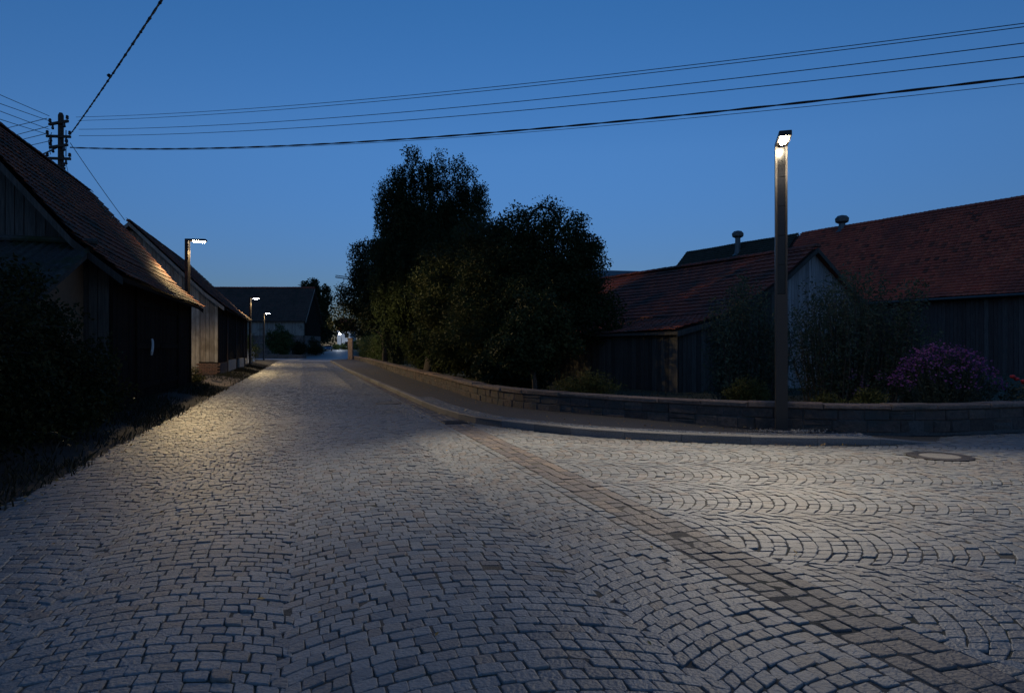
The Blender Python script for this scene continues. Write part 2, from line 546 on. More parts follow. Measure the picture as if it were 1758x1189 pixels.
_bp = _t.nodes.new('ShaderNodeBump'); _bp.inputs['Distance'].default_value = .02; _bp.inputs['Strength'].default_value = .6
_t.links.new(_v.outputs['Distance'], _bp.inputs['Height'])
_t.links.new(_bp.outputs['Normal'], _b.inputs['Normal'])
_b.inputs['Roughness'].default_value = .55

SETT_END = 76.0                      # setts are built stone by stone up to here
sel = yy <= SETT_END + 2
main_street = sheet('main_street', left[sel], right[sel], lambda x, y: gz(x, y) - .0085, M['joint'], nq=8)
sel = yy >= SETT_END - 1
sheet('far_street', left[sel], right[sel], lambda x, y: gz(x, y) - .006, m_far, nq=8)
# side street joint bed: everything right of the gutter line, in front of kerb and wall
px = np.linspace(-1.0, 30, 32)
wy = np.interp(px, [-1.0, 0, 2, 7, 9, 16, 30], [15.0, 13.8, 12.3, 12.2, 12.6, 15.0, 20.0])
side_street = sheet('side_street', np.stack([px, np.maximum((3.0 - px * NX) / NY, -8) if False else np.full_like(px, -8)], 1),
                    np.stack([px, wy], 1), lambda x, y: np.where(x * NX + y * NY > 2.6, -.0105, -.045), M['joint'], nq=30)

# verge with its bank on the left of the street
ss = np.linspace(-6, 112, 119)
P_ = np.array([rf(s, -2.72)[:2] for s in ss])
Q_ = np.array([rf(s, -15.0)[:2] for s in ss])
hills = lambda x, y: gz(x, y) - .01 + .03 * np.sin(x * 3.1 + y * 1.7) * np.sin(y * 2.3) * sstep(-3.0, -3.5, x * NX + y * NY)
t_ = np.linspace(0, 1, 25) ** 1.8
grid = P_[:, None, :] * (1 - t_)[None, :, None] + Q_[:, None, :] * t_[None, :, None]
V = np.stack([grid[..., 0], grid[..., 1], hills(grid[..., 0], grid[..., 1])], -1)
a_, b_ = V.shape[:2]
ii = np.arange(a_ * b_).reshape(a_, b_)
Geo().add(V.reshape(-1, 3), np.stack([ii[:-1, :-1], ii[:-1, 1:], ii[1:, 1:], ii[1:, :-1]], -1).reshape(-1, 4), .5) \
    .build('grass_verge', M['grass_ground'], smooth=True, kind='structure')
# trodden dirt drive between the two barns
P_ = np.array([rf(s, -2.9)[:2] for s in np.linspace(29.3, 36.4, 12)])
Q_ = np.array([rf(s, -12)[:2] for s in np.linspace(29.8, 36.9, 12)])
sheet('dirt_drive', P_, Q_, lambda x, y: gz(x, y) + .006 + .015 * np.sin(x * 2.7) * np.sin(y * 3.3), M['dirt'], nq=18)
# gravel forecourt on the left before the far barn
sheet('gravel_forecourt', [(-25.6, 82), (-28.0, 92), (-30.2, 101)], [(-36, 84), (-36, 92), (-36, 101)],
      lambda x, y: gz(x, y) + .03, M['concrete'], nq=6)

# pavement
kp, _s = resample(KERB.P[::6], n=140)
wp, _s = resample(WALL.P[(WALL.P[:, 0] < 7.4)][::6], n=140)
par = np.linspace(0, 1, 140)
zz = .115 * (1 - sstep(.93, 1.0, par))
Vp = []
for k in range(5):
    t = k / 4
    q = kp * (1 - t) + (wp + np.array([0, .1])) * t
    Vp.append(np.concatenate([q, (zz + rise(q[:, 1]))[:, None]], 1))
Vp = np.stack(Vp, 1)
ii = np.arange(140 * 5).reshape(140, 5)
Geo().add(Vp.reshape(-1, 3), np.stack([ii[:-1, :-1], ii[:-1, 1:], ii[1:, 1:], ii[1:, :-1]], -1).reshape(-1, 4), .5) \
    .build('pavement', M['asphalt'], smooth=True, kind='structure')

# garden ground behind the wall
gp_ = [tuple(WALL.at(s) + .2 * np.array([-WALL.dirn(s)[1], WALL.dirn(s)[0]])) for s in np.arange(0, WALL.len, 1.5)]
poly = gp_ + [(70, 30), (70, 110), (10, 110), (-16, 100)]
gme = Geo()
gme.add([(x, y, .22 + float(rise(y)) * .5) for x, y in poly], [tuple(range(len(poly)))], .5)
gme.build('garden_lawn', M['lawn'], kind='structure')


# ---- setts: one stone is an octagon with a rounded shoulder
def stone_arrays(Q, ztop, low=False, zfun=None, jit=.004, depth=.04):
    """Q (N,4,2) corners -> verts (N,k,3), faces (f,4..)"""
    N = len(Q)
    Q = Q + RNG.normal(0, jit, Q.shape)
    c = Q.mean(1)
    if low:
        ring = Q
        k = 4
    else:
        cut = RNG.uniform(.05, .15, (N, 4, 2, 1))
        prev = np.roll(Q, 1, 1); nxt = np.roll(Q, -1, 1)
        a = Q + (prev - Q) * cut[:, :, 0]
        b = Q + (nxt - Q) * cut[:, :, 1]
        ring = np.stack([a, b], 2).reshape(N, 8, 2)
        k = 8
    dz = RNG.normal(0, .003, (N, 1)) + zfun(c[:, 0], c[:, 1])[:, None] + ztop
    tilt = RNG.normal(0, .022, (N, 2))

    def lay(f, z):
        p = c[:, None, :] + (ring - c[:, None, :]) * f
        zz = dz + z + ((p - c[:, None, :]) * tilt[:, None, :]).sum(-1)
        return np.concatenate([p, zz[..., None]], -1)
    if low:
        V = np.concatenate([lay(1.0, -.02), lay(.86, 0)], 1)
        F4 = np.array([(i, (i + 1) % 4, 4 + (i + 1) % 4, 4 + i) for i in range(4)] + [(4, 5, 6, 7)])
        Fs = [F4]
    else:
        V = np.concatenate([lay(1.0, -depth), lay(1.0, -.008), lay(.955, -.002), lay(.86, .0)], 1)
        F4 = np.array([(r * 8 + i, r * 8 + (i + 1) % 8, (r + 1) * 8 + (i + 1) % 8, (r + 1) * 8 + i) for r in range(3) for i in range(8)])
        F8 = np.array([(24, 25, 26, 27, 28, 29, 30, 31)])
        Fs = [F4, F8]
    return V, Fs


def build_setts(parent, Q, name, stuff, material, zfun, max_parts, ztop=0., jit=.004, tone=None):
    c = Q.mean(1)
    d = np.hypot(c[:, 0], c[:, 1])
    infr = (np.abs(c[:, 0]) < c[:, 1] * .77) & (c[:, 1] > 3.0)
    key = np.where(infr, d, d + 1000)
    order = np.argsort(key)
    Q = Q[order]; d = d[order]
    if tone is None: tone = np.clip(RNG.beta(2.3, 2.4, len(Q)), 0, 1)
    near = Q[:max_parts]
    V, Fs = stone_arrays(near, ztop, False, zfun, jit)
    for i in range(len(near)):
        gg = Geo()
        gg.add(V[i], Fs[0], tone[i]).add(np.zeros((0, 3)), np.zeros((0, 4), int))
        gg = Geo(); gg.V = [V[i]]; gg.F = list(Fs); gg.n = len(V[i])
        gg.T = [np.full(len(f), tone[i]) for f in Fs]; gg.M = [np.zeros(len(f), int) for f in Fs]
        gg.build(name, material, parent)
    rest = np.arange(max_parts, len(Q))
    if len(rest) == 0: return
    gg = Geo()
    for low, lim in ((False, d[rest] < 16), (True, d[rest] >= 16)):
        ids = rest[lim]
        if len(ids) == 0: continue
        V, Fs = stone_arrays(Q[ids], ztop, low, zfun, jit)
        k = V.shape[1]
        base = gg.n
        gg.V.append(V.reshape(-1, 3)); gg.n += len(ids) * k
        for f in Fs:
            FF = (f[None] + (np.arange(len(ids)) * k)[:, None, None]).reshape(-1, f.shape[1]) + base
            gg.F.append(FF)
            gg.T.append(np.repeat(tone[ids], len(f)))
            gg.M.append(np.zeros(len(FF), int))
    gg.build(stuff, material, parent, kind='stuff')


def arc_columns(bounds, b0, b1, row=.108, ln=.112, gap=.0055, phi=R(35)):
    """segmental arcs: each column between two bounds across, arcs bulging towards +b"""
    out = []
    zig = [np.where(np.arange(2000) % 2 == 0, 1, -1) * RNG.uniform(.01, .05, 2000) for _ in bounds]
    for ci, (c0, c1) in enumerate(zip(bounds[:-1], bounds[1:])):
        wd = c1 - c0
        rad = wd / 2 / math.sin(phi)
        nst = max(4, int(round(2 * rad * phi / ln)))
        ac = (c0 + c1) / 2
        ph = random.random()
        drift = 0.0
        nrow = int((b1 - b0) / row) + 4
        for r_ in range(nrow):
            b = b0 + r_ * row + ph * row
            k = nst + random.choice((-1, 0, 0, 1))
            bq = int((b - rad * (1 - math.cos(phi)) - b0 + 4) / (1.9 * row))
            pl = -math.asin(min(.9, max(.3, (wd / 2 - zig[ci][bq] + .012) / rad)))
            pr = math.asin(min(.9, max(.3, (wd / 2 + zig[ci + 1][bq] + .012) / rad)))
            cuts = np.linspace(-phi, phi, k + 1)
            cuts[1:-1] += RNG.normal(0, .10 * 2 * phi / k, k - 1)
            off = (r_ % 2) * .5 * 2 * phi / k
            cuts = cuts + off
            cuts = np.concatenate([[pl], cuts[cuts > pl + .4 * 2 * phi / k]])
            cuts = np.concatenate([cuts[cuts < pr - .4 * 2 * phi / k], [pr]])
            rr = row * (1 + .07 * math.sin(r_ * 1.7))
            for p, q in zip(cuts[:-1], cuts[1:]):
                gp = gap * random.uniform(.6, 1.35) / rad / 2
                p2, q2 = p + gp, q - gp
                lo = gap * random.uniform(.35, .7)
                e = []
                for f_, bb in ((p2, b + lo), (q2, b + lo), (q2, b + row - lo), (p2, b + row - lo)):
                    e.append((ac + rad * math.sin(f_), bb + rad * math.cos(f_) - rad))
                out.append(e)
    return np.array(out)


def visible_zone(c, margin=3.0):
    return (np.abs(c[:, 0]) < c[:, 1] * .77 + margin) & (c[:, 1] > 2.0)


# main street, columns run along the street
A = arc_columns([-4.4, -3.02, -1.5, -.1, 1.78, 3.66], .5, SETT_END + 3)
c = A.mean(1)
keep = (c[:, 0] > -2.80) & (c[:, 0] < 2.555)
A = A[keep]
# two straight edge courses beside the gutter line and one along the verge
E_ = []
for nn in (2.53, 2.645):
    s_ = .5
    while s_ < SETT_END:
        l_ = random.uniform(.10, .15)
        E_.append([(nn, s_), (nn + .10, s_), (nn + .10, s_ + l_ - .012), (nn, s_ + l_ - .012)])
        s_ += l_
A = np.concatenate([A, np.array(E_)])
W_ = np.stack([A[..., 1] * DX + A[..., 0] * NX, A[..., 1] * DY + A[..., 0] * NY], -1)
c = W_.mean(1)
W_ = W_[visible_zone(c) & (c[:, 1] < SETT_END)]
build_setts(main_street, W_, 'sett', 'setts', M['sett'], gz, 300)

# side street, columns run to the right, arcs bulging to the right
sdir = np.array([math.cos(R(-2)), math.sin(R(-2))]); snor = np.array([-sdir[1], sdir[0]])
A = arc_columns([.4, 1.95, 3.5, 5.0, 6.5, 7.9, 9.3, 10.7, 12.1, 13.5, 14.9], -3, 17, row=.112, ln=.115, phi=R(43))
W_ = A[..., 1:2] * sdir + A[..., 0:1] * snor
c = W_.mean(1)
n_ = c[:, 0] * NX + c[:, 1] * NY
kpoly = [tuple(p) for p in KERB.P[::4] if p[1] < 20] + [(7.6, 12.0)] + [tuple(p) for p in WALL.P[::4] if p[0] > 7.7] + [(30, 19), (30, -3), (3, -3)]
keep = (n_ > 3.29) & visible_zone(c) & in_poly(c[:, 0], c[:, 1], kpoly)
W_ = W_[keep]
E_ = []
s_ = .5
while s_ < 13.2:
    l_ = random.uniform(.10, .15)
    E_.append([(3.212, s_), (3.312, s_), (3.312, s_ + l_ - .010), (3.212, s_ + l_ - .010)])
    s_ += l_
E_ = np.array(E_)
E_ = np.stack([E_[..., 1] * DX + E_[..., 0] * NX, E_[..., 1] * DY + E_[..., 0] * NY], -1)
ce = E_.mean(1)
W_ = np.concatenate([W_, E_[visible_zone(ce) & in_poly(ce[:, 0], ce[:, 1], kpoly)]])
c = W_.mean(1)
ring1 = np.hypot(c[:, 0] - 6.12, c[:, 1] - 9.77) > .44
W_ = W_[ring1]
build_setts(side_street, W_, 'sett', 'setts', M['sett'], lambda x, y: np.zeros_like(x) - .002, 300)

# gutter line: three rows of larger brown setts
gutter = prop(bpy.data.objects.new('gutter', None), kind='structure')
COL.objects.link(gutter)
E_ = []
for k in range(3):
    s_ = .6 + random.random() * .1
    while s_ < SETT_END:
        l_ = random.uniform(.13, .19)
        n0 = 2.765 + k * .15
        E_.append([(n0, s_), (n0 + .138, s_), (n0 + .138, s_ + l_ - .014), (n0, s_ + l_ - .014)])
        s_ += l_
A = np.array(E_)
W_ = np.stack([A[..., 1] * DX + A[..., 0] * NX, A[..., 1] * DY + A[..., 0] * NY], -1)
c = W_.mean(1)
W_ = W_[visible_zone(c)]
build_setts(gutter, W_, 'gutter_sett', 'gutter_setts', M['gutter'], lambda x, y: gz(x, y) + .0005, 280, jit=.007)

# kerb
kerb = prop(bpy.data.objects.new('kerb', None), kind='structure')
COL.objects.link(kerb)
s_ = 0.0
while s_ < KERB.len - .3:
    l_ = min(random.uniform(.85, 1.1), KERB.len - s_)
    a, b = KERB.at(s_ + .004), KERB.at(s_ + l_ - .004)
    d = (b - a) / np.linalg.norm(b - a)
    nn = np.array([-d[1], d[0]])
    h0 = .13 * (1 - sstep(KERB.len - 1.6, KERB.len, s_)) + .006
    h1 = .13 * (1 - sstep(KERB.len - 1.6, KERB.len, s_ + l_)) + .006
    jz = random.uniform(-.004, .004)
    A_, B_ = [], []
    for (o, hz) in ((0, -.1), (0, -.018), (.018, 0), (.14, 0), (.14, -.1)):
        for lst, pt, h in ((A_, a, h0), (B_, b, h1)):
            q = pt + nn * o
            lst.append((q[0], q[1], float(rise(q[1])) + (h + jz + hz if hz > -.1 else -.03)))
    Geo().prism(A_[::-1], B_[::-1]).build('kerb_stone', M['kerb'], kerb)
    s_ += l_

# strip of small mosaic setts behind the kerb
E_ = []
for k in range(6):
    s_ = KERB.len - 15.0
    while s_ < KERB.len - 1.2:
        l_ = random.uniform(.05, .075)
        o_ = .155 + k * .066
        e_ = []
        for ds, do in ((0.004, 0.003), (l_ - .004, 0.003), (l_ - .004, .061), (0.004, .061)):
            p = KERB.at(s_ + ds); d = KERB.dirn(s_ + l_ / 2)
            e_.append(p + np.array([-d[1], d[0]]) * (o_ + do))
        E_.append(e_)
        s_ += l_
E_ = np.array(E_)
ms = Geo()
V, Fs = stone_arrays(E_, .124, True, lambda x, y: np.zeros_like(x), .002)
for f in Fs:
    ms.add(V.reshape(-1, 3), (f[None] + (np.arange(len(V)) * V.shape[1])[:, None, None]).reshape(-1, f.shape[1]), np.repeat(RNG.random(len(V)), len(f)))
pv = [o for o in bpy.data.objects if o.name == 'pavement'][0]
ms.build('mosaic_setts', M['sett'], pv, kind='stuff')

# manholes and the gully grate
def manhole(x, y, r0, r1, label, z):
    t = thing('manhole_cover', label, 'manhole', (x, y, z), 'round manhole covers in the setts')
    Geo().lathe((x, y, z), [(r0, -.05), (r0, .002), (r0 - .015, .006), (r1 + .01, .006), (r1, .002), (r1, -.03)], 40).build('frame_ring', M['iron'], t)
    Geo().lathe((x, y, z), [(r1 - .008, -.03), (r1 - .008, .003), (r1 - .03, .006)], 40).build('lid', M['kerb'], t)
    for a in range(8):
        an = a / 8 * 2 * math.pi
        Geo().lathe((x + math.cos(an) * (r0 + r1) / 2, y + math.sin(an) * (r0 + r1) / 2, z + .006), [(.022, 0), (.018, .004)], 8).build('boss', M['iron'], t)


manhole(6.12, 9.77, .42, .27, 'large round manhole with pale lid in the side street near the kerb end', .004)
mx_, my_ = (667 - 879) / 1172 * 18.9, 18.9
manhole(mx_, my_, .36, .30, 'round manhole with pale rim far up the main street near the gutter', float(gz(mx_, my_)) + .006)
dx_, dy_ = -1.2, 14.15
t = thing('drain_grate', 'rusty square drain grate in the gutter at the kerb bend', 'drain', (dx_, dy_, 0))
gr = Geo()
for k in range(7):
    gr.box((dx_ + DX * (k - 3) * .06, dy_ + DY * (k - 3) * .06, .012), (DX, DY, 0), (NX, NY, 0), (0, 0, 1), .03, .42, .02)
gr.build('bar', M['iron'], t)
fr = Geo()
for sgn in (-1, 1):
    fr.box((dx_ + NX * .22 * sgn, dy_ + NY * .22 * sgn, .011), (DX, DY, 0), (NX, NY, 0), (0, 0, 1), .46, .035, .024)
    fr.box((dx_ + DX * .23 * sgn, dy_ + DY * .23 * sgn, .0105), (DX, DY, 0), (NX, NY, 0), (0, 0, 1), .035, .40, .024)
fr.build('frame', M['iron'], t)

# ------------------------------------------------------------------ garden wall
wall = thing('garden_wall', 'low sandstone block wall with flat coping curving round the corner garden', 'wall', (4.7, 12.45, 0))


def wall_block(path, s0, s1, z0, z1, o0, o1, bev=.012, jit=.006):
    a, b = path.at(s0), path.at(s1)
    d = (b - a) / (np.linalg.norm(b - a) + 1e-9)
    nn = np.array([-d[1], d[0]])
    ba = float(rise(a[1])); bb = float(rise(b[1]))
    j = random.uniform(-jit, jit)

    def P(t, o, z):
        q = a + (b - a) * t + nn * (o + (j if o < o1 - .01 else 0))
        return (q[0], q[1], z + ba + (bb - ba) * t)
    L_ = max(np.linalg.norm(b - a), .05)
    e = bev / L_
    J = lambda: random.uniform(-.010, .010) if bev else 0
    V = [P(0, o1, z0), P(1, o1, z0), P(1, o1, z1), P(0, o1, z1),
         P(0, o0 + bev, z0), P(1, o0 + bev, z0), P(1, o0 + bev, z1), P(0, o0 + bev, z1),
         P(e + abs(J()), o0 + J(), z0 + bev), P(1 - e - abs(J()), o0 + J(), z0 + bev), P(1 - e - abs(J()), o0 + J(), z1 - bev), P(e + abs(J()), o0 + J(), z1 - bev)]
    F = [(0, 1, 2, 3), (8, 11, 10, 9)[::-1]]
    F = [(0, 3, 2, 1)] + [(i, (i + 1) % 4, 4 + (i + 1) % 4, 4 + i) for i in range(4)] + \
        [(4 + i, 4 + (i + 1) % 4, 8 + (i + 1) % 4, 8 + i) for i in range(4)] + [(8, 9, 10, 11)]
    return V, [f[::-1] for f in F]


blocks = []
for z0, z1 in ((.06, .265), (.275, .455)):
    s_ = random.random() * .2
    while s_ < WALL.len - .1:
        l_ = random.uniform(.3, .62)
        e_ = min(s_ + l_ - .012, WALL.len)
        zj = random.uniform(-.012, .010)
        if random.random() < .22:
            zm = z0 + (z1 - z0) * random.uniform(.4, .6)
            blocks.append((s_, e_, z0, zm - .005)); blocks.append((s_, e_, zm + .005, z1 + zj))
        else:
            blocks.append((s_, e_, z0, z1 + zj))
        s_ += l_
blocks.sort(key=lambda b: np.linalg.norm(WALL.at((b[0] + b[1]) / 2)) + (1000 if WALL.at(b[0])[0] > WALL.at(b[0])[1] * .77 else 0))
rest = Geo()
for i, (a, b, z0, z1) in enumerate(blocks):
    V, F = wall_block(WALL, a, b, z0, z1, 0, .10, .014, .012)
    if i < 300: Geo().add(V, F).build('stone_block', M['stone'], wall)
    else: rest.add(V, F)
rest.build('stone_blocks', M['stone'], wall, kind='stuff')
cr = Geo()
s_ = np.arange(0, WALL.len, 1.0)
for a, b in zip(s_[:-1], s_[1:]):
    V, F = wall_block(WALL, a, b, .0, .452, .012, .30, .0, 0)
    cr.add(V, F, .5)
cr.build('mortar_core', M['mortar'], wall)
s_ = 0
while s_ < WALL.len - .2:
    l_ = random.uniform(.8, 1.35)
    V, F = wall_block(WALL, s_, min(s_ + l_ - .01, WALL.len), .46 + random.uniform(-.004, .004), .55 + random.uniform(-.012, .012), -.05, .34, .02, .012)
    Geo().add(V, F).build('coping_slab', M['coping'], wall)
    s_ += l_
# stone gate pillar at the far end of the wall
t = thing('stone_pillar', 'tall pale stone gate pillar at the far end of the garden wall by the hedge', 'pillar', (-20.0, 84.6, 0))
Geo().abox((-20.0, 84.6, 1.3), .55, .55, 2.7, .6).build('shaft', M['rubble'], t)
Geo().abox((-20.0, 84.6, 2.7), .68, .68, .12, .9).build('cap', M['coping'], t)

# ------------------------------------------------------------------ barns
UPZ = np.array([0, 0, 1.0])


def v3(p, z=0.): return np.array([p[0], p[1], z])


TILES = {}


def tile_mesh(key, wd, ex, material):
    """a few shared roof tile meshes: x across, y upslope, z off the roof"""
    if key in TILES: return TILES[key]
    out = []
    for v in range(10):
        xs_ = np.linspace(-.49, .49, 5) * wd
        prof = np.array([.010, .000, -.004, .004, .022]) * (wd / .25)
        ln = ex * 1.22
        th = .020
        tz = .052
        jj = random.uniform(-.006, .006)
        top = [(x, -.02, tz + p + th + jj) for x, p in zip(xs_, prof)] + [(x, ln, p + th) for x, p in zip(xs_, prof)]
        bot = [(x, -.02, tz + p + jj - .006) for x, p in zip(xs_, prof)]
        V = top + bot
        F = [(i, i + 1, 6 + i, 5 + i) for i in range(4)] + [(10 + i, 11 + i, i + 1, i) for i in range(4)]
        gg = Geo().add(V, F, random.random())
        out.append(gg)
    TILES[key] = [(gg, gg.mesh('roof_tile', material)) for gg in out]
    return TILES[key]


def tile_roof(parent, eave0, along, inward, length, prof, material, key, wd=.25, ex=.28, n_parts=300, sag=0.0, dark=0.0):
    """prof: (inward distance, height above eave0) from eave to ridge"""
    along = np.array([along[0], along[1], 0.]); inward = np.array([inward[0], inward[1], 0.])
    prof = np.asarray(prof, float)
    seg = np.hypot(np.diff(prof[:, 0]), np.diff(prof[:, 1]))
    L = np.concatenate([[0], np.cumsum(seg)])
    items = []
    ncol = int(length / wd)
    nrow = int(L[-1] / ex)
    for r_ in range(nrow + 1):
        u = r_ * ex
        if u > L[-1] - .05: break
        k = min(np.searchsorted(L, u + .02) - 1, len(seg) - 1)
        f = (u - L[k]) / seg[k]
        p = prof[k] + (prof[k + 1] - prof[k]) * f
        tan = (prof[k + 1] - prof[k]) / seg[k]
        T = inward * tan[0] + UPZ * tan[1]
        Nn = -inward * tan[1] + UPZ * tan[0]
        for c_ in range(ncol):
            a = (c_ + .5) * wd + random.uniform(-.006, .006) + (.5 * wd if False else 0)
            wob = .012 * math.sin(a * .9 + r_ * .3) - sag * math.sin(math.pi * a / length)
            pos = eave0 + along * a + inward * p[0] + UPZ * (p[1] + wob) + Nn * .02 + T * random.uniform(-.012, .012)
            items.append((pos, T, Nn))
    tm = tile_mesh(key, wd, ex, material)
    cp = np.array([0, 0, 1.55])
    def vis(p):
        return np.linalg.norm(p - cp) + (1000 if abs(p[0]) > p[1] * .75 else 0)
    items.sort(key=lambda it: vis(it[0]))
    rest = Geo()
    al3 = np.array([along[0], along[1], 0])
    for i, (pos, T, Nn) in enumerate(items):
        rot = np.stack([al3, T, Nn], 1)
        yaw = random.uniform(-.012, .012)
        cy, sy = math.cos(yaw), math.sin(yaw)
        rot = rot @ np.array([[cy, -sy, 0], [sy, cy, 0], [0, 0, 1]])
        gg, me = random.choice(tm)
        if i < n_parts:
            o = bpy.data.objects.new('roof_tile', me)
            COL.objects.link(o)
            attach(o, parent)
            Mx = Matrix.Identity(4)
            for a in range(3):
                for b in range(3): Mx[a][b] = rot[a, b]
                Mx[a][3] = pos[a]
            o.matrix_basis = Mx
        else:
            rest.add(gg.V[0] @ rot.T + pos, gg.F[0], random.random())
    if rest.n: rest.build('roof_tiles', material, parent, kind='stuff')


def roof_slab(name, e0, along, inward, length, prof, th, material, parent, under=None):
    """solid roof deck below the tiles"""
    al = v3(along); inn = v3(inward)
    top0 = [e0 + inn * d + UPZ * h for d, h in prof]
    bot0 = [p - UPZ * th for p in top0]
    ring = top0 + bot0[::-1]
    A_ = [p for p in ring]
    B_ = [p + al * length for p in ring]
    return Geo().prism(A_, B_, .5).build(name, material, parent)


def planks(parent, a, b, z0, ztop, out, material, wd=.19, name='plank', th=.024, batten=False, n_max=300, inset=.014, zj=.03):
    """vertical boards from ground point a to b; ztop(t) roof line at fraction t; out = outward normal"""
    a = np.asarray(a, float)[:2]; b = np.asarray(b, float)[:2]
    L = np.linalg.norm(b - a); d = (b - a) / L
    out = np.asarray(out, float)
    s_ = 0.0; k = 0
    rest = Geo()
    while s_ < L - .03:
        w_ = min(wd * random.uniform(.8, 1.2), L - s_)
        t0, t1 = s_ / L, (s_ + w_ - inset) / L
        p0, p1 = a + d * s_, a + d * (s_ + w_ - inset)
        o0 = out * (random.uniform(0, .010)); o1 = out * th + o0
        zb = z0 + random.uniform(-zj, zj)
        h0, h1 = ztop(t0), ztop(t1)
        if min(h0, h1) > zb + .05:
            V = [(*(p0 + o0), zb), (*(p1 + o0), zb), (*(p1 + o1), zb), (*(p0 + o1), zb),
                 (*(p0 + o0), h0), (*(p1 + o0), h1), (*(p1 + o1), h1), (*(p0 + o1), h0)]
            F = [(0, 3, 2, 1), (4, 5, 6, 7), (0, 1, 5, 4), (1, 2, 6, 5), (2, 3, 7, 6), (3, 0, 4, 7)]
            if k < n_max: Geo().add(V, F).build(name, material, parent)
            else: rest.add(V, F)
            k += 1
        s_ += w_
    if rest.n: rest.build(name + 's', material, parent, kind='stuff')


def body(parent, O, A, B, L, W, z0, prof_f, prof_w, material=None, name='wall'):
    """solid core: O ground corner, A along, B inward; prof_w: (inward, z) gable outline from front wall to back wall"""
    A3, B3 = v3(A), v3(B)
    O3 = v3(O)
    ring = [O3 + B3 * prof_w[0][0] + UPZ * z0] + [O3 + B3 * d + UPZ * z for d, z in prof_w] + [O3 + B3 * prof_w[-1][0] + UPZ * z0]
    return Geo().prism([p for p in ring], [p + A3 * L for p in ring], .5).build(name, material or M['core'], parent)


def bargeboard(parent, e0, inward, prof, off, along, material, hgt=.17, th=.03, name='bargeboard'):
    al = v3(along); inn = v3(inward)
    gg = Geo()
    pts = [e0 + inn * d + UPZ * h for d, h in prof]
    for p, q in zip(pts[:-1], pts[1:]):
        A_ = [p + al * off, p + al * (off + th), p + al * (off + th) - UPZ * hgt, p + al * off - UPZ * hgt]
        B_ = [x + (q - p) for x in A_]
        gg.prism(A_, B_)
    return gg.build(name, material, parent)


def ridge_caps(parent, r0, along, length, material, rad=.11, ln=.38, parts=60):
    al = v3(along)
    side = np.array([-al[1], al[0], 0])
    k = int(length / ln)
    rest = Geo()
    for i in range(k):
        P0 = r0 + al * (i * ln)
        ring = lambda P, r_: [P + side * r_ * math.cos(t) + UPZ * (r_ * .8 * math.sin(t) - .02) for t in np.linspace(0, math.pi, 6)]
        j = random.uniform(-.008, .008)
        A_ = ring(P0 - al * .03 + UPZ * j, rad * 1.1); B_ = ring(P0 + al * (ln + .0) + UPZ * j, rad * .95)
        V = A_ + B_
        F = [(q, q + 1, 7 + q, 6 + q) for q in range(5)]
        if i < parts: Geo().add(V, F).add(A_, [tuple(range(6))], .3).build('ridge_tile', material, parent)
        else: rest.add(V, F)
    if rest.n: rest.build('ridge_tiles', material, parent, kind='stuff')


D2 = np.array([DX, DY]); LEFT = np.array([-NX, -NY])

# ---- barn 1: near left, dark boards, tall old tiled roof
b1 = thing('barn', 'tall dark barn with steep old tiled roof and dark double doors, nearest on the left', 'barn', tuple(rf(22, -6, 0)), 'barns along the street')
S0, S1 = 17.0, 28.0
O = rf(S0, -4.1)[:2]
prof1 = [(0, 0), (.95, .78), (3.8, 4.15)]
body(b1, O + D2 * .03, D2, LEFT, S1 - S0 - .06, 6.8, 0, None, [(.03, 3.2), (3.4, 6.95), (6.77, 3.2)], name='wall')
planks(b1, O, O + D2 * 2.3, .2, lambda t: 3.42, -LEFT, M['wood_dark'])
planks(b1, O + D2 * 8.3, O + D2 * 11.0, .2, lambda t: 3.42, -LEFT, M['wood_dark'])
planks(b1, O + D2 * 2.3, O + D2 * 8.3, 3.12, lambda t: 3.42, -LEFT, M['wood_dark'], wd=.22)
for k, (q0, q1) in enumerate(((2.33, 5.28), (5.33, 8.27))):
    A0 = O + D2 * q0; A1 = O + D2 * q1
    dr = Geo()
    for zc in (.55, 1.6, 2.7):
        dr.box((*((A0 + A1) / 2 - LEFT * .055), zc), (*D2, 0), (*LEFT, 0), (0, 0, 1), q1 - q0 - .1, .03, .14)
    dr.box((*((A0 + A1) / 2 + LEFT * .0), 1.65), (*D2, 0), (*LEFT, 0), (0, 0, 1), q1 - q0, .02, 2.86)
    dl = dr.build('barn_door', M['wood_dark'], b1)
    planks(dl, A0, A1, .24, lambda t: 3.08, -LEFT, M['wood_dark'], wd=.17)
    if k == 0:
        hp = A0 + D2 * 1.6 - LEFT * .085
        st = Geo().tube([(*(hp + D2 * .02), 1.36), (*(hp - D2 * .03 - LEFT * .02), 1.45), (*(hp - D2 * .0 - LEFT * .03), 1.58), (*(hp + D2 * .05 - LEFT * .02), 1.72), (*(hp + D2 * .06), 1.80)],
                        [.03, .036, .036, .034, .028], 6)
        st.build('door_pull', M['white_paint'], dl)
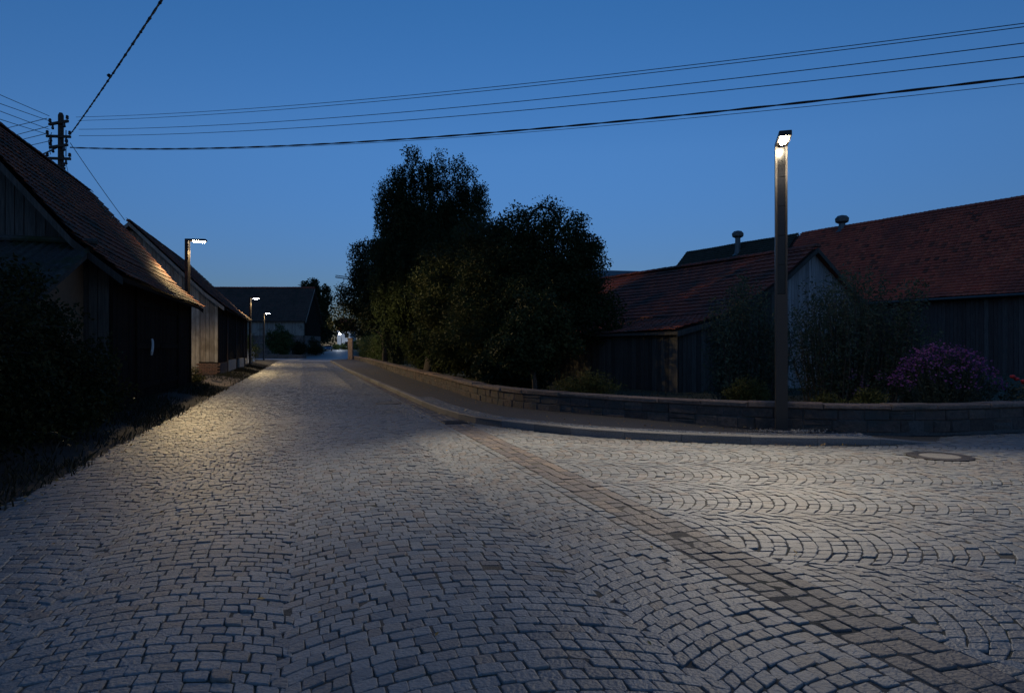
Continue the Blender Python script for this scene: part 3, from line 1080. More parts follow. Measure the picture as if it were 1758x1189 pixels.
# corner posts and rail
for q in (.0, 2.3, 8.3, 10.9):
    cp_ = Geo()
    cp_.box((*(O + D2 * (q + .05) - LEFT * .05), 1.8), (*D2, 0), (*LEFT, 0), (0, 0, 1), .14, .06, 3.2)
    cp_.build('corner_post', M['wood_dark'], b1)
gab = lambda W_, ze, zr: (lambda t: ze + (zr - ze) * (1 - abs(2 * t - 1)) )
planks(b1, O, O + LEFT * 6.8, .2, lambda t: 3.3 + 3.6 * (1 - abs(2 * t - 1)), -D2, M['wood_shed'], wd=.21)
planks(b1, O + D2 * 11.0, O + D2 * 11.0 + LEFT * 6.8, .2, lambda t: 3.3 + 3.6 * (1 - abs(2 * t - 1)), D2, M['wood_dark'], wd=.21)
e0 = rf(16.4, -3.7, 3.08)
LR = 12.3
rs = roof_slab('roof', e0 - UPZ * .02, D2, LEFT, LR, prof1, .09, M['wood_dark'], b1)
back = [(3.8, 4.15), (6.7, .78), (7.6, 0)]
roof_slab('roof', e0 - UPZ * .02, D2, LEFT, LR, back, .09, M['tile_old'], b1)
tile_roof(rs, e0, D2, np.array([*LEFT, 0]), LR, prof1, M['tile_old'], 'old', .24, .27, 300, sag=.05)
ridge_caps(rs, e0 + v3(LEFT) * 3.8 + UPZ * 4.2, D2, LR, M['tile_old'])
bargeboard(b1, e0 - UPZ * .02, LEFT, prof1, -.035, D2, M['wood_shed'])
bargeboard(b1, e0 - UPZ * .02, LEFT, prof1, LR, D2, M['wood_shed'])

# ---- lean-to on its near gable: corrugated sheets, tan plaster flank
an = thing('lean_to_shed', 'low lean-to with mossy corrugated roof and tan wall behind the big bush', 'shed', tuple(rf(14.5, -6.5, 0)))
AO = rf(12.3, -4.58)[:2]
A3, B3 = v3(D2), v3(LEFT)
O3 = v3(AO)
La, Wa = 4.62, 5.6
z_at = lambda q: 3.60 - (La - q) * .40
ring = lambda off: [O3 + B3 * off, O3 + B3 * off + A3 * La, O3 + B3 * off + A3 * La + UPZ * z_at(La), O3 + B3 * off + UPZ * z_at(0)]
Geo().prism(ring(0), ring(Wa), .5).build('wall', M['plaster'], an)
rafter = Geo()
rafter.prism([O3 - B3 * .22 + A3 * -.3 + UPZ * (z_at(-.3) + .05), O3 - B3 * .18 + A3 * -.3 + UPZ * (z_at(-.3) + .05), O3 - B3 * .18 + A3 * -.3 + UPZ * (z_at(-.3) + .20), O3 - B3 * .22 + A3 * -.3 + UPZ * (z_at(-.3) + .20)],
             [O3 - B3 * .22 + A3 * La + UPZ * (z_at(La) + .05), O3 - B3 * .18 + A3 * La + UPZ * (z_at(La) + .05), O3 - B3 * .18 + A3 * La + UPZ * (z_at(La) + .20), O3 - B3 * .22 + A3 * La + UPZ * (z_at(La) + .20)])
rafter.build('verge_board', M['wood_shed'], an)
rws = [(-.35, 1.35), (1.2, 2.95), (2.8, 4.60)]
for k in range(7):
    for r_, (q0, q1) in enumerate(rws):
        w0 = -.25 + k * .88
        offs = np.linspace(0, .92, 21)
        V = []
        for q in (q0, q1):
            for o_ in offs:
                V.append(O3 + B3 * (w0 + o_) + A3 * q + UPZ * (z_at(q) + .21 + .028 * math.cos(2 * math.pi * (w0 + o_) / .177) + (.012 if q == q0 else 0.0) + .003 * (k % 2)))
        V += [p - UPZ * .008 for p in V]
        n1 = len(offs)
        F = [(i, n1 + i, n1 + i + 1, i + 1) for i in range(n1 - 1)] + [(2 * n1 + i, i, i + 1, 2 * n1 + i + 1) for i in range(n1 - 1)]
        Geo().add(V, F).build('corrugated_sheet', M['fibre'], an, smooth=False)
# flashing ridge along the gable
Geo().tube([O3 - B3 * .28 + A3 * (La - .05) + UPZ * (z_at(La) + .26), O3 + B3 * (Wa + .3) + A3 * (La - .05) + UPZ * (z_at(La) + .26)], .07, 8).build('flashing', M['fibre'], an)

# ---- barn 2: weathered grey gable, dark street front
b2 = thing('barn', 'second barn on the left with pale weathered board gable and brick footing', 'barn', tuple(rf(46, -7, 0)), 'barns along the street')
O = rf(38, -4.2)[:2]
L2_ = 18.0
prof2 = [(0, 0), (.9, .72), (4.34, 4.1)]
body(b2, O + D2 * .03, D2, LEFT, L2_ - .06, 8, 0, None, [(.03, 3.8), (4.0, 7.45), (7.97, 3.8)], name='wall')
planks(b2, O + LEFT * .9, O + LEFT * 8.0, .28, lambda t: 3.85 + 3.6 * (1 - abs(2 * (.1125 + .8875 * t) - 1)), -D2, M['wood_grey'], wd=.2, zj=.1)
planks(b2, O + LEFT * .02, O + LEFT * .9, .82, lambda t: 3.85 + 3.6 * (1 - abs(2 * t * .1125 - 1)), -D2, M['wood_grey'], wd=.2, zj=.05)
planks(b2, O, O + D2 * L2_, .8, lambda t: 3.95, -LEFT, M['wood_dark'], wd=.2)
bk = Geo()
for zc in range(8):
    for k in range(9):
        bw = .235
        o_ = (.12 if zc % 2 else 0)
        if k * .25 + o_ < .8 + .1 * (zc % 2):
            p = O + LEFT * (k * .25 + .12 + o_ - .1) - D2 * .04
            bk.box((*p, .18 + zc * .078), (*LEFT, 0), (*D2, 0), (0, 0, 1), bw, .12, .067)
    for k in range(14):
        p = O + D2 * (k * .25 + .12 + (.12 if zc % 2 else 0)) - LEFT * .04
        bk.box((*p, .18 + zc * .078), (*D2, 0), (*LEFT, 0), (0, 0, 1), .235, .12, .067)
bk.build('brick_footing', M['brick'], b2, kind='stuff')
for q0, q1 in ((4.2, 8.6), (11.0, 14.5)):
    Geo().box((*(O + D2 * (q0 + q1) / 2 - LEFT * .05), .48), (*D2, 0), (*LEFT, 0), (0, 0, 1), q1 - q0, .12, .72).build('concrete_plinth', M['concrete'], b2)
pst = Geo()
for q in (3.9, 9.2, 14.9, 17.8):
    pst.box((*(O + D2 * q - LEFT * .07), 1.9), (*D2, 0), (*LEFT, 0), (0, 0, 1), .13, .06, 3.6, .4)
pst.build('post', M['wood_barn'], b2)
e0 = rf(37.5, -3.86, 3.63)
LR = 18.9
rs = roof_slab('roof', e0 - UPZ * .02, D2, LEFT, LR, prof2, .09, M['wood_dark'], b2)
roof_slab('roof', e0 - UPZ * .02, D2, LEFT, LR, [(4.34, 4.1), (7.78, .72), (8.7, 0)], .09, M['tile_grey'], b2)
tile_roof(rs, e0, D2, np.array([*LEFT, 0]), LR, prof2, M['tile_old'], 'old2', .24, .28, 150, sag=.06)
ridge_caps(rs, e0 + v3(LEFT) * 4.34 + UPZ * 4.15, D2, LR, M['tile_old'], parts=30)
bargeboard(b2, e0 - UPZ * .0, LEFT, [(0, 0), (.9, .72), (4.34, 4.1)], -.035, D2, M['wood_grey'], hgt=.2)
bargeboard(b2, e0 - UPZ * .0, LEFT, [(4.34, 4.1), (7.78, .72), (8.7, 0)], -.035, D2, M['wood_grey'], hgt=.2)

# ---- barn 3: far across the end of the street
b3 = thing('barn', 'distant barn with long dark roof and pale boarded wall above stone, across the street end', 'barn', (-48, 122, 0), 'barns along the street')
bz = float(rise(118))
c3 = np.array([-35.9, 118.0])
LN = 34.0
AX = np.array([-1.0, -.004]); BX = np.array([0.0, 1.0])
ze, zr = 6.5, 12.3
body(b3, c3 + AX * .05, AX, BX, LN, 10, bz - .2, None, [(.05, ze), (5, zr - .25), (9.95, ze)], name='wall')
planks(b3, c3, c3 + AX * LN, 3.7, lambda t: ze, -BX, M['wood_grey'], wd=.24, n_max=0)
rb = Geo()
zc = bz - .1
while zc < 3.6:
    q = random.uniform(0, .3)
    hh = random.uniform(.28, .42)
    while q < LN:
        ll = random.uniform(.35, .8)
        rb.box((*(c3 + AX * (q + ll / 2) - BX * .04), zc + hh / 2), (*AX, 0), (*BX, 0), (0, 0, 1), ll - .04, .16 + random.uniform(0, .04), hh - .03)
        q += ll
    q = .1
    while q < 9.6:
        ll = random.uniform(.35, .8)
        rb.box((*(c3 + BX * (q + ll / 2) - AX * .04), zc + hh / 2), (*BX, 0), (*AX, 0), (0, 0, 1), ll - .04, .16 + random.uniform(0, .04), hh - .03)
        q += ll
    zc += hh
rb.build('rubble_base', M['rubble'], b3, kind='stuff')
planks(b3, c3, c3 + BX * 10, 3.65, lambda t: ze + (zr - .3 - ze) * (1 - abs(2 * t - 1)), -AX, M['wood_dark'], wd=.24, n_max=0)
e3 = v3(c3 - AX * .35 - BX * .45, ze - .35)
rs = roof_slab('roof', e3, AX, BX, LN + .7, [(0, 0), (5.45, zr - ze + .35)], .14, M['tile_grey'], b3)
roof_slab('roof', e3, AX, BX, LN + .7, [(5.45, zr - ze + .35), (10.9, 0)], .14, M['tile_grey'], b3)
tile_roof(rs, e3 + UPZ * .02, AX, np.array([*BX, 0]), LN + .7, [(0, 0), (5.45, zr - ze + .35)], M['tile_grey'], 'far', .5, .42, 0)
ridge_caps(rs, e3 + v3(BX) * 5.45 + UPZ * (zr - ze + .42), AX, LN, M['tile_red'], rad=.2, ln=.5, parts=0)
bargeboard(b3, e3, BX, [(0, 0), (5.45, zr - ze + .35)], -.05, AX, M['wood_grey'], hgt=.35, th=.05)

# ---- right: long barn with red tiles, mossy barn joined on, small shed in front
DB = np.array([-.504, .864]); NB = np.array([.864, .504])
E_pt = np.array([22.2, 36.0])


def right_barn(name, label, t0, t1, tilem, key, woodm, n_parts, near_gable):
    th = thing(name, label, 'barn', (*(E_pt + DB * (t0 + t1) / 2 + NB * 5), 0), 'barns beyond the garden')
    L = t1 - t0
    e = v3(E_pt + DB * t0, 4.16)
    Ow = E_pt + DB * t0 + NB * .5
    body(th, Ow + DB * .02, DB, NB, L - .04, 10, 0, None, [(.03, 4.6), (5.0, 9.4), (9.97, 4.6)], name='wall')
    planks(th, Ow, Ow + DB * L, .2, lambda t: 4.55, -NB, woodm, wd=.21, n_max=170)
    pr = [(0, 0), (1.1, .95), (5.5, 5.54)]
    rs = roof_slab('roof', e - UPZ * .02, DB, NB, L, pr, .1, M['wood_dark'], th)
    roof_slab('roof', e - UPZ * .02, DB, NB, L, [(5.5, 5.54), (9.9, .95), (11, 0)], .1, tilem, th)
    tile_roof(rs, e, DB, np.array([*NB, 0]), L, pr, tilem, key, .26, .25, n_parts)
    ridge_caps(rs, e + v3(NB) * 5.5 + UPZ * 5.58, DB, L, tilem, parts=60)
    Geo().tube([e + UPZ * -.06 - v3(NB) * .05, e + UPZ * -.06 - v3(NB) * .05 + v3(DB) * L], .07, 8).build('gutter', M['zinc'], th)
    for g0, s_ in ((Ow, -1), (Ow + DB * L, 1)):
        planks(th, g0, g0 + NB * 10, .2, lambda t: 4.6 + 4.8 * (1 - abs(2 * t - 1)), DB * s_, woodm, wd=.22, n_max=0)
    bargeboard(th, e, NB, pr, L, DB, woodm)
    return th


rb1 = right_barn('barn', 'long barn with red tiled roof and brown board wall at the right edge', -9.5, 12.3, M['tile_red'], 'red', M['wood_barn'], 300, True)
rb2 = right_barn('barn', 'dark mossy-roofed barn joined to the far end of the red-roofed barn', 12.35, 23.6, M['tile_moss'], 'moss', M['wood_shed'], 0, False)


def ventilator(t, frac, label, hh):
    p = v3(E_pt + DB * t + NB * (5.5 * frac), 4.16 + 5.54 * frac)
    o = thing('roof_ventilator', label, 'ventilator', tuple(p), 'metal ventilators on the barn roofs')
    Geo().lathe(p - UPZ * .25, [(.30, 0), (.22, .45), (.21, hh)], 8, .3).build('shaft', M['zinc'], o)
    Geo().lathe(p + UPZ * (hh - .25), [(.22, 0), (.44, .12), (.47, .34), (.30, .52), (.05, .58)], 8, .6).build('cowl', M['zinc'], o)
    Geo().lathe(p - UPZ * .3, [(.46, 0), (.31, .16), (.28, .2)], 8, .5).build('flashing', M['zinc'], o)


ventilator(17.3, .88, 'grey metal ventilator standing on the dark mossy roof slope', 1.35)
ventilator(8.9, 1.0, 'squat metal ventilator cowl on the ridge of the red roof', .55)

# far dark roof seen between the tree and the barns
fb = thing('far_hall', 'low dark hall roof far behind the small shed', 'building', (14, 82, 0))
Geo().abox((14, 84, 4.5), 26, 12, 9, .5).build('wall', M['wood_dark'], fb)
Geo().prism([(0.5, 77.4, 9.2), (27.5, 77.4, 8.6), (27.5, 90.6, 11.2), (0.5, 90.6, 11.8)], [(0.5, 77.4, 9.5), (27.5, 77.4, 8.9), (27.5, 90.6, 11.5), (0.5, 90.6, 12.1)], .5).build('roof', M['slate'], fb)

# shed
DS = np.array([-.473, .881]); NS = np.array([.881, .473])
sh = thing('shed', 'small shed with faded red tiles and grey board gable behind the garden shrubs', 'shed', (9, 25, 0))
L0 = np.array([4.83, 20.0])
psh = [(0, 0), (2.43, .57), (4.81, 1.93), (6.17, 2.87)]
pshr = [(6.17, 2.87), (7.87, 1.67), (8.9, 1.0)]
e = v3(L0, 2.04)
LS = 13.0
full = psh + pshr[1:]
zprof = lambda d: np.interp(d, [p[0] for p in full], [p[1] for p in full]) + 2.04
Ow = L0 + DS * .22 + NS * .25
A3, B3 = v3(DS), v3(NS)
ring = [v3(Ow) + B3 * d + UPZ * (zprof(d + .25) - .14) for d in (.05, 2.2, 4.55, 5.92, 7.6, 8.35)]
ring = [v3(Ow) + B3 * .05 + UPZ * .1] + ring + [v3(Ow) + B3 * 8.35 + UPZ * .1]
Geo().prism([p + A3 * .03 for p in ring], [p + A3 * (LS - .5) for p in ring], .5).build('wall', M['core'], sh)
planks(sh, Ow, Ow + NS * 4.4, .2, lambda t: float(zprof(t * 4.4 + .25)) - .12, -DS, M['wood_shed'], wd=.19)
planks(sh, Ow + NS * 4.4, Ow + NS * 8.4, .2, lambda t: float(zprof(4.4 + t * 4.0 + .25)) - .12, -DS, M['wood_pale'], wd=.17)
planks(sh, Ow, Ow + DS * (LS - .5), .2, lambda t: 2.0, -NS, M['wood_shed'], wd=.2)
rs = roof_slab('roof', e - UPZ * .02, DS, NS, LS, psh, .08, M['wood_shed'], sh)
roof_slab('roof', e - UPZ * .02, DS, NS, LS, pshr, .08, M['tile_shed'], sh)
tile_roof(rs, e, DS, np.array([*NS, 0]), LS, psh, M['tile_shed'], 'shed', .25, .29, 300, sag=.08)
ridge_caps(rs, e + v3(NS) * 6.17 + UPZ * 2.92, DS, LS, M['tile_shed'], rad=.13)
bargeboard(sh, e, NS, psh, -.03, DS, M['wood_shed'], hgt=.16)
bargeboard(sh, e, NS, pshr, -.03, DS, M['wood_shed'], hgt=.16)

# ------------------------------------------------------------------ street lamps
BACK_SIGN = 1


def lamp_root(name, label, loc, rotz, H, bw, first=False, group='tall flat-headed street lamps', power=900, head=.78, ledm='led', lcol=(1.0, .80, .52), back=.3, wide=-1.3, led=.58, ledc=.56, cut=(.20, .42), side=0):
    """local frame: the head reaches towards local -Y"""
    o = thing(name, label, 'street lamp', loc, group)
    o.rotation_euler = (0, 0, rotz)
    def part(g_, nm, m_):
        me = g_.mesh(nm, m_)
        q = bpy.data.objects.new(nm, me); COL.objects.link(q); q.parent = o
        return q
    zs = H * .48
    h = bw / 2
    dp = .13
    part(Geo().abox((0, 0, zs / 2), bw, dp, zs, .5), 'pole_base', M['lamp_metal'])
    part(Geo().abox((0, 0, .01), bw + .12, dp + .12, .02, .5), 'base_plate', M['lamp_metal'])
    up = Geo()
    up.abox((0, dp * .22, (zs + H) / 2), bw, dp * .56, H - zs, .5)
    for s_ in (-1, 1):
        up.abox((s_ * (h - .017), -dp * .28, (zs + H) / 2), .034, dp * .44, H - zs, .5)
    part(up, 'pole_frame', M['lamp_metal'])
    npan = 5
    ph = (H - zs - .02) / npan
    for k in range(npan):
        part(Geo().abox((0, -dp * .16, zs + .01 + ph * (k + .5)), bw - .072, .02, ph - .008, .5), 'dark_panel', M['lamp_panel'])
    hd = Geo()
    hd.abox((0, -head / 2 + dp / 2 - .0, H + .05), bw, head, .055, .5)
    hd.abox((0, -head / 2 + dp / 2, H + .0825), bw * .94, head * .97, .012, .5)
    part(hd, 'lamp_head', M['lamp_metal'])
    fr_ = Geo()
    for s_ in (-1, 1):
        fr_.abox((s_ * (h - .012), -head / 2 + dp / 2, H + .012), .024, head, .022, .5)
    fr_.abox((0, -head + dp / 2 + .012, H + .0115), bw - .05, .024, .021, .5)
    part(fr_, 'head_rim', M['lamp_metal'])
    part(Geo().prism([(x * bw * .27, -head * ledc + y * head * led / 2, H + .022) for x, y in ((-1, -1), (1, -1), (1, 1), (-1, 1))], [(x * bw * .2, -head * ledc + y * head * led * .42, H - .03) for x, y in ((-1, -1), (1, -1), (1, 1), (-1, 1))], .5), 'led_panel', M[ledm])
    li = bpy.data.lights.new('lamp_light', 'SPOT')
    li.energy = power
    li.spot_size = R(168)
    li.spot_blend = .35
    li.shadow_soft_size = .10
    li.color = lcol
    lo = bpy.data.objects.new('lamp_light', li); COL.objects.link(lo)
    lo.parent = o
    lo.location = (0, -head * ledc, H - .15)
    lo.rotation_euler = (R(-14), R(side), 0)      # thrown forward over the street
    # wide street optic: more light at flat angles than straight down
    li.use_nodes = True
    lt = li.node_tree
    em = [n for n in lt.nodes if n.type == 'EMISSION'][0]
    tc = lt.nodes.new('ShaderNodeTexCoord')
    sx_ = lt.nodes.new('ShaderNodeSeparateXYZ')
    ab = lt.nodes.new('ShaderNodeMath'); ab.operation = 'ABSOLUTE'
    mxm = lt.nodes.new('ShaderNodeMath'); mxm.operation = 'MAXIMUM'; mxm.inputs[1].default_value = .30
    pw = lt.nodes.new('ShaderNodeMath'); pw.operation = 'POWER'; pw.inputs[1].default_value = wide
    lt.links.new(tc.outputs['Normal'], sx_.inputs[0])
    lt.links.new(sx_.outputs['Z'], ab.inputs[0])
    lt.links.new(ab.outputs[0], mxm.inputs[0])
    lt.links.new(mxm.outputs[0], pw.inputs[0])
    fw_ = lt.nodes.new('ShaderNodeMapRange')          # shielded towards the back of the lamp
    fw_.interpolation_type = 'SMOOTHSTEP'
    fw_.inputs['From Min'].default_value = BACK_SIGN * .25
    fw_.inputs['From Max'].default_value = BACK_SIGN * -.10
    fw_.inputs['To Min'].default_value = back
    fw_.inputs['To Max'].default_value = 1.0
    mu = lt.nodes.new('ShaderNodeMath'); mu.operation = 'MULTIPLY'
    lt.links.new(sx_.outputs['Y'], fw_.inputs['Value'])
    lt.links.new(pw.outputs[0], mu.inputs[0]); lt.links.new(fw_.outputs['Result'], mu.inputs[1])
    f2_ = lt.nodes.new('ShaderNodeMapRange')          # and less far out in front
    f2_.interpolation_type = 'SMOOTHSTEP'
    f2_.inputs['From Min'].default_value = -.86 if back < .1 else -.62
    f2_.inputs['From Max'].default_value = -.42 if back < .1 else -.20
    f2_.inputs['To Min'].default_value = .10 if back < .1 else 1.9
    f2_.inputs['To Max'].default_value = 1.0
    m2_ = lt.nodes.new('ShaderNodeMath'); m2_.operation = 'MULTIPLY'
    lt.links.new(sx_.outputs['Y'], f2_.inputs['Value'])
    lt.links.new(mu.outputs[0], m2_.inputs[0]); lt.links.new(f2_.outputs['Result'], m2_.inputs[1])
    ct = lt.nodes.new('ShaderNodeMapRange')           # cut-off near the horizontal
    ct.interpolation_type = 'SMOOTHSTEP'
    ct.inputs['From Min'].default_value = cut[0]
    ct.inputs['From Max'].default_value = cut[1]
    ct.inputs['To Min'].default_value = .04
    ct.inputs['To Max'].default_value = 1.0
    m3_ = lt.nodes.new('ShaderNodeMath'); m3_.operation = 'MULTIPLY'
    lt.links.new(ab.outputs[0], ct.inputs['Value'])
    lt.links.new(m2_.outputs[0], m3_.inputs[0]); lt.links.new(ct.outputs['Result'], m3_.inputs[1])
    sd = lt.nodes.new('ShaderNodeMapRange')           # and sideways along the street
    sd.interpolation_type = 'SMOOTHSTEP'
    sd.inputs['From Min'].default_value = .985
    sd.inputs["From Max"].default_value = .94
    sd.inputs['To Min'].default_value = .2
    sd.inputs['To Max'].default_value = 1.0
    ax_ = lt.nodes.new('ShaderNodeMath'); ax_.operation = 'ABSOLUTE'
    lt.links.new(sx_.outputs['X'], ax_.inputs[0]); lt.links.new(ax_.outputs[0], sd.inputs['Value'])
    m4_ = lt.nodes.new('ShaderNodeMath'); m4_.operation = 'MULTIPLY'
    lt.links.new(m3_.outputs[0], m4_.inputs[0]); lt.links.new(sd.outputs['Result'], m4_.inputs[1])
    lt.links.new(m4_.outputs[0], em.inputs['Strength'])
    return o


lamp_root('street_lamp', 'tall flat-headed street lamp standing on the pavement by the garden wall', (4.70, 11.92, .115), math.atan2(-.2, .7) , 4.93, .20, power=1030, lcol=(1.0, .86, .66), back=.03, wide=-1.55, led=.36, ledc=.52, cut=(.34, .54), side=-17)
rot_l = math.atan2(NX, -NY) # local -Y to +N
rl = math.pi / 2 - math.atan2(DX, DY) * -1
def face_dir(dx, dy): return math.atan2(dx, -dy)
for (s_, n_, H, lab) in ((29.75, -4.42, 5.62, 'nearest lit street lamp on the left, rising behind the dark barn roof'),
                         (57.2, -4.0, 5.25, 'middle of the three left street lamps, beside the far corner of the second barn'),
                         (82.2, -4.3, 5.3, 'farthest of the three left street lamps, beside the low stone wall')):
    p = rf(s_, n_)
    lamp_root('street_lamp', lab, (p[0], p[1], float(gz(p[0], p[1]))), face_dir(NX * .9, NY * .9 - .15), H, .25, power=470, lcol=(1.0, .71, .32), back=.6, wide=-1.5)

# far lantern by the white house
lz = float(rise(200))
lp = thing('lantern_lamp', 'far white street lantern on a thin pole before the white house', 'street lamp', (-50.0, 200, lz))
def lpart(g_, nm, m_): return g_.build(nm, m_, lp)
Geo().tube([(-50, 200, lz), (-50, 200, lz + 4.9)], .09, 8).build('pole', M['wire'], lp)
Geo().tube([(-50, 200, lz + 4.8), (-50.3, 199.9, lz + 4.95), (-50.55, 199.8, lz + 4.85)], .05, 6).build('arm', M['wire'], lp)
Geo().lathe((-50.45, 199.8, lz + 4.35), [(.12, 0), (.30, .15), (.32, .4), (.15, .55)], 10).build('globe', M['led_white'], lp)
li = bpy.data.lights.new('lamp_light', 'POINT'); li.energy = 330; li.color = (.85, .92, 1.0); li.shadow_soft_size = .3
lo = bpy.data.objects.new('lamp_light', li); COL.objects.link(lo); lo.location = (-50.45, 199.0, lz + 4.3); attach(lo, lp)

# ------------------------------------------------------------------ utility pole and wires
PX, PY, PZ = -20.5, 31.0, 12.1
up = thing('utility_pole', 'tall wooden electricity pole with several crossarms behind the dark barn roof', 'utility pole', (PX, PY, 0))
Geo().tube([(PX, PY, 0), (PX, PY, PZ - .3), (PX, PY, PZ), (PX, PY, PZ + .12)], [.15, .12, .12, .07], 10).build('pole', M['pole_wood'], up)
arm_dirs = [(11.72, (.93, -.37), .62), (11.1, (.99, .1), .52), (10.66, (.93, -.37), .58), (10.1, (.99, .1), .52), (9.62, (.9, -.4), .42)]
tips = []
for z, d, hl in arm_dirs:
    d = np.array([*d, 0]); d /= np.linalg.norm(d); sd = np.array([-d[1], d[0], 0])
    c_ = np.array([PX, PY - .16, z])
    Geo().box(c_, d, sd, UPZ, hl * 2, .10, .11).build('crossarm', M['pole_wood'], up)
    for sg in (-1, 1):
        tip = c_ + d * hl * .92 * sg
        Geo().tube([tip, tip + UPZ * .1, tip + UPZ * .14], .014, 5).lathe(tip + UPZ * .09, [(.04, 0), (.075, .03), (.055, .08), (.07, .11), (.045, .17)], 8).build('insulator', M['insulator'], up)
        if z > 10:
            t2 = c_ + d * hl * .62 * sg - UPZ * .06
            Geo().lathe(t2 - UPZ * .2, [(.03, 0), (.07, .04), (.05, .1), (.04, .2)], 8).build('insulator', M['insulator'], up)
        tips.append(tip + UPZ * .2)
Geo().lathe((PX - .2, PY - .12, 8.75), [(.06, 0), (.2, .1), (.24, .3), (.12, .45)], 10).build('junction_box', M['wire'], up)
Geo().tube([(PX + .3, PY - .1, 11.4), (PX + .3, PY - .1, 10.2)], .02, 5).tube([(PX - .35, PY - .1, 11.3), (PX - .5, PY - .1, 10.9), (PX - .4, PY - .1, 10.3)], .015, 5).build('jumper_wire', M['wire'], up)


def wire(A, B, sag, rad, label, group=None, twist=0.0, name='power_line', n=60, t_end=1.0, part=None):
    A = np.asarray(A, float); B = np.asarray(B, float)
    t = np.linspace(0, t_end, n)
    P = A + (B - A) * t[:, None]
    P[:, 2] -= 4 * sag * t * (1 - t)
    gg = Geo()
    if twist:
        ph = np.linspace(0, twist * 2 * np.pi, n)
        for k in range(2):
            Q = P.copy()
            Q[:, 2] += rad * .7 * np.cos(ph + k * np.pi)
            Q[:, 1] += rad * .7 * np.sin(ph + k * np.pi)
            gg.tube(Q, rad, 5, cap=False)
    else:
        gg.tube(P, rad, 5, cap=False)
    o = gg.build(name, M['wire'])
    prop(o, label, 'power line', group)
    return o


def aim(u, v, y):
    return np.array([(u - 879) / 1172 * y, y, 1.55 + (597 - v) / 1172 * y])


GW = 'overhead wires crossing the street to the right'
wires = [((130, 201), (1758, 40), (1000, 133), .009, 'uppermost thin wire of the run to the right'),
         ((133, 207), (1758, 46), (1000, 138), .009, 'second thin wire, just under the uppermost of the run'),
         ((135, 222), (1758, 74), (1000, 163), .010, 'third thin wire, clear below the top pair'),
         ((135, 233), (1758, 97), (1000, 180), .010, 'fourth thin wire, next above the thick twisted cable'),
         ((128, 255), (1758, 143), (1000, 219), .007, 'lowest thin wire, just under the thick twisted cable')]
def fit_wire(a, b, mid, yb=13.0, ya=PY - .2):
    A = aim(*a, ya); B = aim(*b, yb)
    B2 = A + (B - A) * 1.35
    # sag so that the picture height at mid matches
    best = None
    for sag in np.linspace(0, 4, 161):
        t = np.linspace(0, 1, 400)
        P = A + (B2 - A) * t[:, None]
        P[:, 2] -= 4 * sag * t * (1 - t)
        u = 879 + P[:, 0] / P[:, 1] * 1172; v = 597 - (P[:, 2] - 1.55) / P[:, 1] * 1172
        e_ = abs(np.interp(mid[0], u, v) - mid[1])
        if best is None or e_ < best[0]: best = (e_, sag)
    # keep the right-hand picture height as measured
    sag = best[1]
    tB = 1 / 1.35
    for _ in range(3):
        B2 = A + (B - A) * 1.35
        B2[2] += 4 * sag * tB * (1 - tB) / tB
        bb = None
        for s2 in np.linspace(0, 4, 161):
            B3_ = A + (B - A) * 1.35; B3_[2] += 4 * s2 * tB * (1 - tB) / tB
            t = np.linspace(0, 1, 400)
            P = A + (B3_ - A) * t[:, None]; P[:, 2] -= 4 * s2 * t * (1 - t)
            u = 879 + P[:, 0] / P[:, 1] * 1172; v = 597 - (P[:, 2] - 1.55) / P[:, 1] * 1172
            e_ = abs(np.interp(mid[0], u, v) - mid[1])
            if bb is None or e_ < bb[0]: bb = (e_, s2)
        sag = bb[1]
    B2 = A + (B - A) * 1.35; B2[2] += 4 * sag * tB * (1 - tB) / tB
    return A, B2, sag


for a, b, m_, r_, lab in wires:
    A, B, sg = fit_wire(a, b, m_)
    wire(A, B, sg, r_, lab, GW)
A, B, sg = fit_wire((120, 253), (1758, 132), (1000, 214))
wire(A, B, sg, .017, 'thick black twisted cable crossing over the street to the right', None, twist=22, n=420)
GL = 'thin wires leaving the pole to the left'
for k, (a, v0) in enumerate((((84, 199), 162), ((86, 208), 177), ((84, 222), 190), ((86, 232), 204))):
    A = aim(*a, PY - .2); B = aim(-700, v0 - (a[1] - v0) * 700 / 84 * 1.0, 19)
    q = aim(0, v0, 26)
    B = A + (q - A) * 3.0
    wire(A, B, .02, .013, ('highest', 'second highest', 'third highest', 'lowest')[k] + ' thin wire rising from the pole to the upper left edge', GL)
for k, (a, p2) in enumerate((((80, 203), (0, 222)), ((82, 217), (8, 236)), ((80, 229), (20, 243)), ((84, 242), (38, 252)))):
    A = aim(*a, PY - .1); q = aim(*p2, 40)
    wire(A, A + (q - A) * 4.0, .02, .016, ('highest', 'second highest', 'third highest', 'lowest')[k] + ' thin wire falling away left from the pole behind the barn roof', 'thin wires falling to the left behind the roof')
A = aim(100, 252, PY - .2); q = aim(55, 266, 36)
wire(A, A + (q - A) * 5, .3, .035, 'thick cable running left from the pole just above the barn roof', None)
A = aim(120, 245, PY - .2); q = aim(214, 378, rf(38, -8.2)[1])
wire(A, q, .05, .014, 'thin stay wire sloping down from the pole to the second barn ridge', None)
A = aim(108, 262, PY + .2); q = aim(119, 305, 36)
wire(A, A + (q - A) * 2.0, .0, .012, 'short stay wire dropping steeply beside the pole behind the barn', None)
A = aim(122, 228, PY - .2); q = aim(271, 0, 14.5)
o = wire(A, A + (q - A) * 1.5, .12, .018, 'twisted cable with ties climbing overhead from the pole to the upper left', None, twist=22, n=300)
kn = Geo()
for k in range(26):
    p = A + (q - A) * 1.5 * (k + .5) / 26
    p[2] -= 4 * .12 * ((k + .5) / 26) * (1 - (k + .5) / 26)
    kn.lathe(p - UPZ * .035, [(.02, 0), (.04, .03), (.02, .06)], 6)
kn.build('cable_tie', M['wire'], o)
